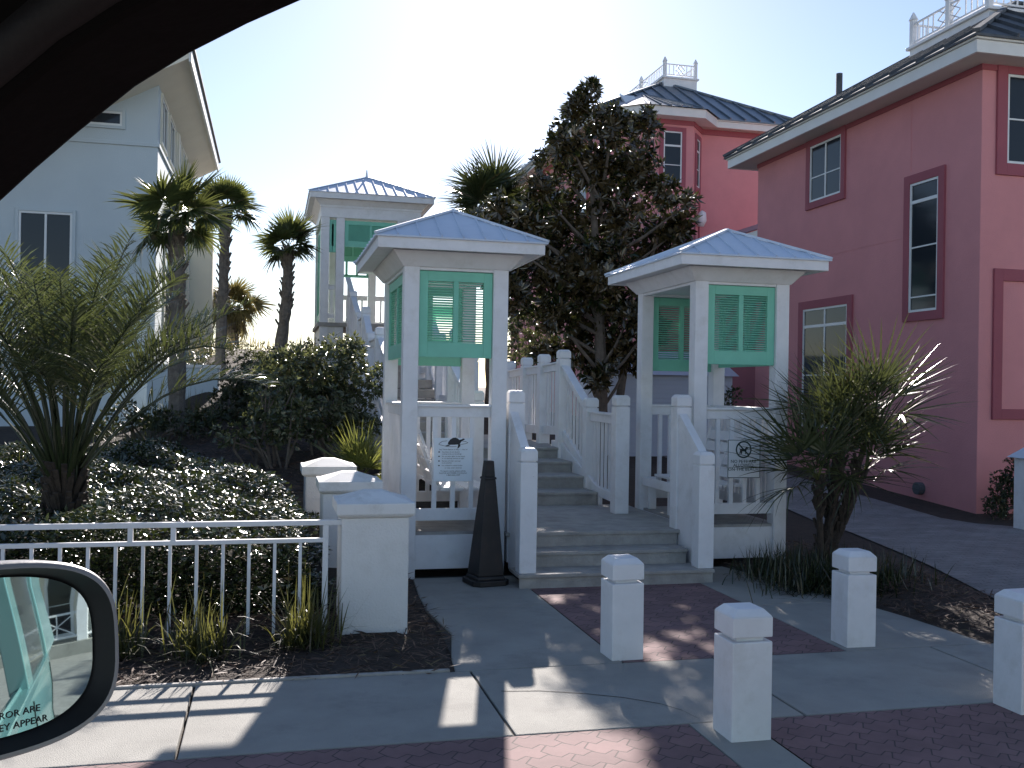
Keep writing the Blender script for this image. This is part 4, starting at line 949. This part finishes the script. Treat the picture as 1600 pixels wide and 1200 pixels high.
for (c, r_, k) in LB:
    z0 = max(1.0, c[2]-.9); mb.tube([(tb.x-.02, 15, z0), ((tb.x+c[0])/2, (15+c[1])/2, (z0+c[2])/2-.05), c], [.035, .025, .008], 5)
mb.build('trunk', 'bark', mg)

def shrub(name, base, lobes, lab, dens=60, nl=8, L=.07, W=.028, mat='shrub', cat='shrub', stems=9, group=None, spread=1.0):
    t = thing(name, base, lab, cat, group)
    P, A = lobe_points(lobes, dens, .35); npmesh('foliage', *rosettes(P, A, nl, L, W, spread), mat, t)
    mb = MB(); b = Vector(base)
    for i in range(stems):
        c = Vector(random.choice(lobes)[0]); s_ = b+Vector((random.uniform(-.2, .2), random.uniform(-.1, .1), -.1)); mb.tube([s_, s_.lerp(c, .5)+Vector((random.uniform(-.1, .1), 0, .08)), c+Vector((random.uniform(-.15, .15), random.uniform(-.1, .1), random.uniform(-.1, .15)))], [.02, .014, .006], 5)
    mb.build('stem', 'bark', t)
def lobs(spec, Y, dy=.5):
    o = []
    for (px, py, rx, rz) in spec:
        y = Y+random.uniform(-dy, dy)*.6; c = at(px, py, y); o.append(((c.x, c.y, c.z), (rx/FPX*y, max(rx, rz)/FPX*y*.9, rz/FPX*y), rx*rz/1600))
    return o
c = at(510, 690, 12.4); shrub('wax_myrtle', (c.x, 12.4, .72), lobs([(520,565,52,38),(480,590,40,34),(550,590,32,38),(510,635,60,44),(450,610,34,30),(560,640,24,30),(545,545,30,20),(470,650,40,30),(430,575,36,26),(455,560,34,20),(420,640,30,30),(500,672,50,22),(560,668,34,24),(590,600,18,30)], 12.4), 'large dense green shrub left of the shuttered hut', 150, 8, .075, .03)
c = at(420, 690, 11.6); shrub('wax_myrtle', (c.x, 11.6, .62), lobs([(420,625,34,24),(445,590,26,20),(400,660,30,22),(440,665,36,26),(470,640,24,24),(390,688,30,14),(430,690,34,14),(355,680,28,16)], 11.6, .3), 'open glossy leaved shrub in front of the large green shrub', 75, 7, .075, .034, stems=14)
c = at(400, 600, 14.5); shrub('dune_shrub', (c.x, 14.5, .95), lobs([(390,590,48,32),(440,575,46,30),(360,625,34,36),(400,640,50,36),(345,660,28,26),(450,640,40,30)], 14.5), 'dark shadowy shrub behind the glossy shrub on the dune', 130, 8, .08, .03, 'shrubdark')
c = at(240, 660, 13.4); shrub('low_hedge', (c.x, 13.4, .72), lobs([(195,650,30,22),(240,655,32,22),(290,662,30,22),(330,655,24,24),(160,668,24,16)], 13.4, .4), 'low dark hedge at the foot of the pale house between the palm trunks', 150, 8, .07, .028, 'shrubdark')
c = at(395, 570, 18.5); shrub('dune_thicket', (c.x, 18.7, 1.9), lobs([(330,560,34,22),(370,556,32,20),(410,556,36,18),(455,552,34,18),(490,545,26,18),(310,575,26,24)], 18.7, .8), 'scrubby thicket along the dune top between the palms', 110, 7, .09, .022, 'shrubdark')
c = at(830, 560, 17); shrub('round_bush', (c.x, 17, .8), lobs([(825,505,36,34),(850,540,36,38),(815,545,30,34),(800,500,22,26),(845,480,28,22)], 17), 'rounded green bush under the left side of the magnolia', 160, 8, .08, .034, 'shrub')
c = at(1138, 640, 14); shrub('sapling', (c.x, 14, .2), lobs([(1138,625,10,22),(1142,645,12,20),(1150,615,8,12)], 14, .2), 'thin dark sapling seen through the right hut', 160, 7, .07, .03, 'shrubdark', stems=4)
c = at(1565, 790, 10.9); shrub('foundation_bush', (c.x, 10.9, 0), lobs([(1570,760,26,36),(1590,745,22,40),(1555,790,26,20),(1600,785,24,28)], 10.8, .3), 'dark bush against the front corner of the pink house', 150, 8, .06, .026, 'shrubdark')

def grass(name, base, n, L, lab, cat='grass clump', mat='grass', group=None, droop=.35, spread=.12, W=.009, tilt=.55):
    t = thing(name, base, lab, cat, group); b = np.array(base)
    B = b+np.stack([rng.normal(0, spread, n), rng.normal(0, spread*.7, n), np.zeros(n)-.02], -1)
    az = rng.random(n)*2*PI; el = np.clip(np.abs(rng.normal(0, tilt, n)), 0, 1.3); D = np.stack([np.cos(az)*np.sin(el), np.sin(az)*np.sin(el), np.cos(el)], -1); S = np.stack([-np.sin(az), np.cos(az), np.zeros(n)], -1)
    npmesh('blade_tuft', *strips(B, D, S, L*rng.uniform(.5, 1.1, n), W, droop*rng.uniform(.2, 1.4, n), 4), mat, t)
GC = 'grass tufts along the fence'
for (px, yy, n, L, lab, sp_) in ((190, 6.1, 120, .50, 'tuft of long grass beside the car mirror below the fence', .05), (315, 6.0, 210, .46, 'yellow green grass tuft in the middle below the fence', .085), (478, 6.15, 240, .50, 'dark green grass tuft next to the front stucco pier', .07)):
    g = at(px, 985, yy); grass('grass_tuft', (g.x, yy, .0), n, L*1.2, lab, group=GC, spread=sp_, tilt=.55, droop=.5, W=.011)
for (px, Y, z, n, L, lab, mt_) in ((30, 11.5, .50, 420, .5, 'dark round grass mound at the left edge beyond the fence', 'grass'), (215, 13.0, .68, 380, .55, 'dark grass mound at the foot of the pale house', 'shrubdark'), (300, 14.6, 1.0, 300, .75, 'tall drooping grass before the low garden wall', 'grass'), (255, 14.4, .95, 300, .6, 'dark grass around the stout palm trunk', 'shrubdark')):
    g = at(px, 650, Y); grass('grass_mound', (g.x, Y, z), n, L, lab, mat=mt_, spread=.22, group='grass mounds by the pale house', droop=.45)
g = at(1310, 880, 7.3); grass('lily_turf', (g.x, 7.25, 0), 3200, .46, 'spreading dark tuft with bright tips below the fan palm', 'ground plant', 'lilyturf', spread=.27, W=.011, droop=.6, tilt=.75)
g = at(1235, 870, 7.8); grass('lily_turf', (g.x, 7.75, 0), 1500, .40, 'low dark tuft against the right hut skirt', 'ground plant', 'shrubdark', spread=.2, W=.011, droop=.6, tilt=.75)
# dune grass
for k, (px, Y) in enumerate(((320, 20), (345, 21), (400, 21), (465, 20.5))):
    g = at(px, 545, Y); grass('sea_oats', (g.x, Y, float(ter(g.x, Y))), 110, .62, 'thin dune grass against the sky on the dune crest', 'grass clump', 'palmbrown', group='dune grass on the crest', spread=.25, W=.012)

# glossy ground cover behind the fence
n = 105000
X = rng.uniform(-5.2, .42, n); Yv = rng.uniform(6.72, 12.4, n); q_ = rng.random(n) < .22; Yv = np.where(q_, rng.uniform(6.72, 7.0, n), Yv)
edge = np.interp(Yv, [6.7, 8.6, 9.6, 10.6, 11.6, 12.4], [.40, .40, .12, -.28, -.75, -1.4])
keep = X < edge+.12*np.sin(Yv*6)
X = X[keep]; Yv = Yv[keep]
lump = .10*np.sin(X*3.1+Yv*1.7)*np.sin(Yv*2.9-X*.8)+.05*np.sin(X*8.3+Yv*5.1)
H = np.interp(Yv, [6.72, 6.95, 7.6, 9, 12.4], [.46, .60, .52, .40, .22])+lump
H = H*np.clip((edge[keep]-X)/.25, .45, 1)
dep = rng.random(len(X)); dep = np.where(Yv < 7.05, dep, dep**2.2); Z = ter(X, Yv)+H*(1-dep*np.where(Yv < 7.3, 1.0, .45))
B = np.stack([X, Yv, Z], -1); D = unit(rng.normal(size=B.shape)*np.array([1, 1, .38])+np.array([0, -.1, .18])); S = unit(np.cross(D, np.array([0, 0, 1.])+rng.normal(size=B.shape)*.38))
tag(npmesh('ground_cover', *leafquads(B, D, S, rng.uniform(.035, .07, len(X)), rng.uniform(.02, .034, len(X)), .15), 'cover'), 'glossy dark green ground cover massed behind the fence', 'ground cover', kind='stuff')
# pine straw litter
n = 26000
X = rng.uniform(-4, 5.6, n); Yv = rng.uniform(5.42, 9.0, n)
lo = np.interp(Yv, [5.4, 6.2, 7.5, 8.4], [4.56, 4.47, 4.22, 4.02]); hi = np.interp(Yv, [5.4, 6.65, 8.14, 9], [5.1, 5.5, 6.0, 6.2])
lb = np.interp(Yv, [5.4, 5.75, 6.3, 7.5, 8.1], [1.0, 1.04, 1.14, 1.1, 1.15])
keep = (((X < lb) & (Yv < 8.2) & ((Yv > 5.47) | (rng.random(n) < .1)) & (Yv < 6.9)) | ((X > lo-.02) & (X < hi+.10))) 
keep |= (X > .86) & (X < lb) & (Yv < 8.2)
X = X[keep]; Yv = Yv[keep]
X = np.concatenate([X, rng.uniform(-1.6, 1.0, 7000)]); Yv = np.concatenate([Yv, rng.uniform(8.3, 14, 7000)])
k = len(X); hump = np.where(X > 4, .07*np.exp(-((X-np.interp(Yv, [5.4, 9], [4.85, 5.1]))/.35)**2), 0)
B = np.stack([X, Yv, np.maximum(ter(X, Yv), -.004)+rng.uniform(.003, .035, k)+hump], -1); az = rng.random(k)*2*PI; D = np.stack([np.cos(az), np.sin(az), rng.uniform(-.1, .45, k)], -1); D = unit(D); S = unit(np.cross(D, np.array([0, 0, 1.])+rng.normal(0, .4, (k, 3))))
tag(npmesh('pine_straw', *strips(B, D, S, rng.uniform(.04, .12, k), rng.uniform(.004, .012, k), .05, 2), 'straw'), 'loose brown pine straw mulch on the planting beds', 'mulch', kind='stuff')
mb = MB(); mb.box(-9, 1.0, 5.452, 5.485, -.05, .012); tag(mb.build('bed_edging', 'deck', bevel=.006), 'thin grey edging strip between the fence bed and the sidewalk', 'edging', kind='structure')
mb = MB()   # mulch mound on the right bed
ysm = np.linspace(5.47, 8.6, 20); V = []
for y in ysm:
    a_ = np.interp(y, [5.4, 6.2, 7.5, 8.6], [4.56, 4.47, 4.22, 3.98])-.01; b_ = np.interp(y, [5.4, 6.65, 8.14, 9], [5.13, 5.52, 6.0, 6.2])
    for t_ in np.linspace(0, 1, 8): V.append((a_+(b_-a_)*t_, y, -.008+.09*math.sin(PI*t_)*(.7+.3*math.sin(y*5+t_*7))))
i2 = np.arange(160).reshape(20, 8)
tag(npmesh('mulch_bed', V, [np.stack([i2[:-1,:-1], i2[:-1,1:], i2[1:,1:], i2[1:,:-1]], -1).reshape(-1, 4)], 'soil', smooth=True), 'brown mulch bed between the sidewalk and the driveway', 'mulch bed', kind='structure')

# ------------------------------------------------------------------ the car we look out of
hd = Vector((math.sin(R(-65)), math.cos(R(-65)), 0)); rt = Vector((hd.y, -hd.x, 0))
car = thing('parked_car', (0, 0, 0), 'dark car interior frame and grey door mirror, the car the photo is taken from', 'car')
CL = lambda f_, r_, z: tuple(hd*f_+rt*r_+Vector((0, 0, z)))
arc = [(-2.4, 1.86), (-1.6, 1.90), (-.3, 1.895), (.1, 1.885), (.2, 1.872), (.265, 1.858), (.31, 1.842), (.353, 1.824), (.393, 1.803), (.435, 1.774), (.47, 1.748), (.5, 1.724), (.56, 1.67), (.64, 1.58), (.75, 1.44), (.86, 1.29), (.95, 1.15)]
outer = [(1.35, 1.15), (1.2, 1.45), (1.0, 1.72), (.8, 1.92), (.5, 2.06), (.1, 2.12), (-1.6, 2.12), (-2.4, 2.05)]
mb = MB(); mb.prism(arc+outer, lambda a_, b_, d: CL(a_, d, b_), .54, .62); mb.build('roof_frame', 'carblack', car, .006)
mb = MB(); mb.tube([CL(a_+.012, .545, b_+.020) for a_, b_ in arc], .018, 8); mb.build('window_seal', 'carband', car, smooth=True)
mb = MB(); mb.tube([CL(a_+.045, .535, b_+.075) for a_, b_ in arc], .024, 8); mb.build('pillar_trim', 'carband', car, smooth=True)
mb = MB(); mb.prism([(-2.4, 2.0), (.9, 2.0), (.9, 2.1), (-2.4, 2.1)], lambda a_, b_, d: CL(a_, d, b_), -.85, .55); mb.build('roof', 'carblack', car)
# flank, seen in the mirror
prof = [(.70, .28), (.745, .45), (.765, .7), (.755, .95), (.735, 1.08), (.70, 1.15)]
fx = [.98, .8, .5, 0, -.5, -1, -1.6, -2.2, -2.7, -3.0]; tw = [-.02, 0, 0, 0, 0, 0, 0, -.03, -.12, -.3]
V = [CL(f_, r_+t_, z) for f_, t_ in zip(fx, tw) for r_, z in prof]; i2 = np.arange(len(V)).reshape(len(fx), len(prof))
npmesh('body_side', V, [np.stack([i2[:-1,:-1], i2[:-1,1:], i2[1:,1:], i2[1:,:-1]], -1).reshape(-1, 4)], 'carpaint', car, smooth=True)
UP = lambda f_, z, d: CL(f_, .735-max(0, z-1.12)*.17+d, z)
def upper(name, poly, d0, d1, mat, bev=0):
    mb = MB(); mb.prism(poly, UP, d0, d1); return mb.build(name, mat, car, bev)
upper('door_pillar', [(-.40, 1.12), (-.36, 1.86), (-.50, 1.86), (-.56, 1.12)], -.07, -.003, 'carpaint', .004)
upper('door_pillar', [(-1.50, 1.12), (-1.42, 1.80), (-1.50, 1.84), (-2.2, 1.70), (-2.75, 1.12)], -.08, 0, 'carpaint', .01)
upper('side_window', [(-.57, 1.13), (-.51, 1.85), (-1.41, 1.80), (-1.49, 1.13)], -.03, -.012, 'glass')
upper('window_frame', [(-.56, 1.85), (-1.42, 1.80), (-1.42, 1.90), (-.56, 1.93)], -.06, .0, 'carpaint', .006)
upper('belt_moulding', [(.9, 1.11), (-1.52, 1.11), (-1.52, 1.14), (.9, 1.14)], -.05, .006, 'carpaint', .003)
for f_ in (-.45, -1.6):
    mb = MB(); mb.tube([CL(f_, .703, .29), CL(f_, .746, .45), CL(f_-.01, .766, .7), CL(f_-.02, .756, .95), CL(f_-.03, .737, 1.08)], .003, 6); mb.build('door_seam', 'carblack', car)
for f_ in (-.55,):
    mb = MB(); mb.bar(CL(f_, .785, .93), CL(f_-.2, .785, .93), .02, .03); mb.build('door_handle', 'carpaint', car, .005)
mb = MB(); mb.tube([CL(-2.0, .55, .33), CL(-2.0, .78, .33)], .33, 24); mb.build('wheel', 'black_rubber', car)
# door mirror
Mc = Vector((-.20517, 1.02876, 1.34302)); nM = Vector((.60999, -.78741, .08882)); ux = Vector((.790539, .612412, 0)); uz = Vector((-.054397, .070219, .996047))
ML = lambda a_, b_, d: tuple(Mc+ux*a_+uz*b_+nM*d)
cxm = -.085
def loopscale(dx, dz, n_=72, ex=3.3):
    o = []
    for i in range(n_):
        t = 2*PI*i/n_; c_, s_ = math.cos(t), math.sin(t)
        a_ = cxm+(.1265+dx)*math.copysign(abs(c_)**(2/ex), c_); b_ = (.0735+dz)*math.copysign(abs(s_)**(2/ex), s_)
        o.append((a_, b_-.003*max(0, (a_-cxm)/.12)))
    return o
gl = loopscale(0, 0); rim1 = loopscale(.002, .002); rim2 = loopscale(.0125, .009); rim3 = loopscale(.0195, .0155); rim4 = loopscale(.016, .012); bk = loopscale(-.01, -.01)
def loft(name, loops, mat, par, smooth=True, close=False):
    n_ = len(loops[0][0]); V = []; F = []
    for poly, d in loops: V += [ML(a_, b_, d) for a_, b_ in poly]
    for k in range(len(loops)-1):
        for i in range(n_): F.append((k*n_+i, k*n_+(i+1) % n_, (k+1)*n_+(i+1) % n_, (k+1)*n_+i))
    mb = MB(); mb.add(V, F)
    if close: mb.f.append(tuple((len(loops)-1)*n_+i for i in range(n_)))
    return mb.build(name, mat, par, smooth=smooth)
hs = loft('mirror_housing', [(rim2, .026), (loopscale(.0165, .0125), .0258), (rim3, .019), (rim3, .0), (rim4, -.045), (bk, -.085)], 'housing', car, True, True)
loft('mirror_rim', [(gl, .0), (rim1, .002), (rim2, .026)], 'housingin', hs, True)
# convex glass
RC = 1.25; CX0 = .012; V = []; F3 = []
rings = 10; n_ = len(gl); ctr = (cxm, 0)
for k in range(rings+1):
    s_ = k/rings
    for a_, b_ in gl:
        x_ = ctr[0]+(a_-ctr[0])*s_; z_ = b_*s_; dd = (x_-CX0)**2+z_**2
        V.append(ML(x_, z_, .006-dd/(2*RC)))
mb = MB(); mb.v = V
for k in range(rings):
    for i in range(n_): mb.f.append((k*n_+i, k*n_+(i+1) % n_, (k+1)*n_+(i+1) % n_, (k+1)*n_+i))
mg_ = mb.build('mirror_glass', 'mirror', hs, smooth=True)
for s_, xr_, z_ in (('OBJECTS IN MIRROR ARE', -.011, -.0575), ('CLOSER THAN THEY APPEAR', -.004, -.0685)):
    me = textmesh(s_, .0108, align='RIGHT')
    for v in me.vertices:
        x_ = xr_+v.co.x*.86; zz = z_+v.co.y*.82; dd = (x_-CX0)**2+zz**2
        v.co = Vector(ML(x_, zz, .0066-dd/(2*RC)+max(0, v.co.z)*.3))
    link('mirror_lettering', me, 'ink', hs, (0, 0, 0))
mb = MB(); mb.bar(Mc-nM*.05-ux*.15-uz*.04, Vector(CL(.72, .74, 1.18)), .05, .04); mb.build('mirror_arm', 'housing', car, .01)

# house seen in the mirror, across the corner behind the car
ph = thing('porch_house', (13.0, -4.6, 0), 'cream porch house with white cross-braced railing seen only in the car mirror', 'house')
o = Vector((12.6, -4.4, 0)); nf = Vector((-.93, .37, 0)).normalized(); uu = Vector((nf.y, -nf.x, 0))
PF = lambda u, d, z: tuple(o+uu*u+nf*d+Vector((0, 0, z)))
mb = MB(); mb.fbox(PF, -6, 6, -5, 0, -.05, 6); mb.build('wall', 'creamtrim', ph)
mb = MB(); mb.fbox(PF, -6, 6, 0, 1.6, -.05, .35); mb.build('porch_floor', 'concrete', ph, .01)
mb = MB(); mb.fbox(PF, -6.2, 6.2, -5.2, 1.9, 3.2, 3.45); mb.build('porch_roof', 'whitewood', ph)
for u in (-4.5, -3, -1.5, 0, 1.5, 3, 4.5):
    mb = MB(); mb.fbox(PF, u-.13, u+.13, 1.25, 1.5, .35, 3.2); mb.build('porch_column', 'whitewood', ph, .01)
    mb = MB(); mb.bar(PF(u+.13, 1.38, 1.2), PF(u+1.37, 1.38, 1.2), .05, .06); mb.bar(PF(u+.13, 1.38, .5), PF(u+1.37, 1.38, .5), .05, .05); mb.bar(PF(u+.2, 1.38, .53), PF(u+1.3, 1.38, 1.17), .03, .03); mb.bar(PF(u+.2, 1.38, 1.17), PF(u+1.3, 1.38, .53), .03, .03); mb.bar(PF(u+.75, 1.38, .5), PF(u+.75, 1.38, 1.2), .03, .03); mb.build('porch_railing', 'whitewood', ph)
for u in (-3.8, -.75, 2.2): window(ph, lambda a_, d, z: PF(a_, d, z), u-.4, u+.4, .5, 2.5, .08, 'whitewood', mull=1, sash=[1.5])
mb = MB(); mb.fbox(PF, .6, .8, .01, .2, 1.9, 2.2); mb.build('porch_lamp', 'carblack', ph, .02)

# ------------------------------------------------------------------ light
EL, AZ = R(26), R(13)
sun = bpy.data.lights.new('sun', 'SUN'); sun.energy = 4.6; sun.angle = R(.5); sun.color = (1, .95, .86)
so = bpy.data.objects.new('sun', sun); COL.objects.link(so)
sd = Vector((math.sin(AZ)*math.cos(EL), math.cos(AZ)*math.cos(EL), math.sin(EL))); so.rotation_euler = sd.to_track_quat('Z', 'Y').to_euler()
w = bpy.data.worlds.new('World'); scene.world = w; w.use_nodes = True; nt = w.node_tree
bg = nt.nodes['Background']; sky = nt.nodes.new('ShaderNodeTexSky'); sky.sky_type = 'NISHITA'; sky.sun_disc = False
sky.sun_elevation = EL; sky.sun_rotation = AZ; sky.air_density = 1.0; sky.dust_density = .2; sky.ozone_density = 2.0
nt.links.new(sky.outputs[0], bg.inputs['Color']); bg.inputs['Strength'].default_value = .06
vs = scene.view_settings; vs.view_transform = 'Standard'; vs.look = 'None'; vs.exposure = 1.38; vs.gamma = 1
scene.cycles.max_bounces = 8; scene.cycles.transparent_max_bounces = 8
scene.cycles.sample_clamp_indirect = 6
scene.cycles.use_denoising = True

vs.use_curve_mapping = False
vs.use_white_balance = True; vs.white_balance_temperature = 6500; vs.white_balance_tint = 16
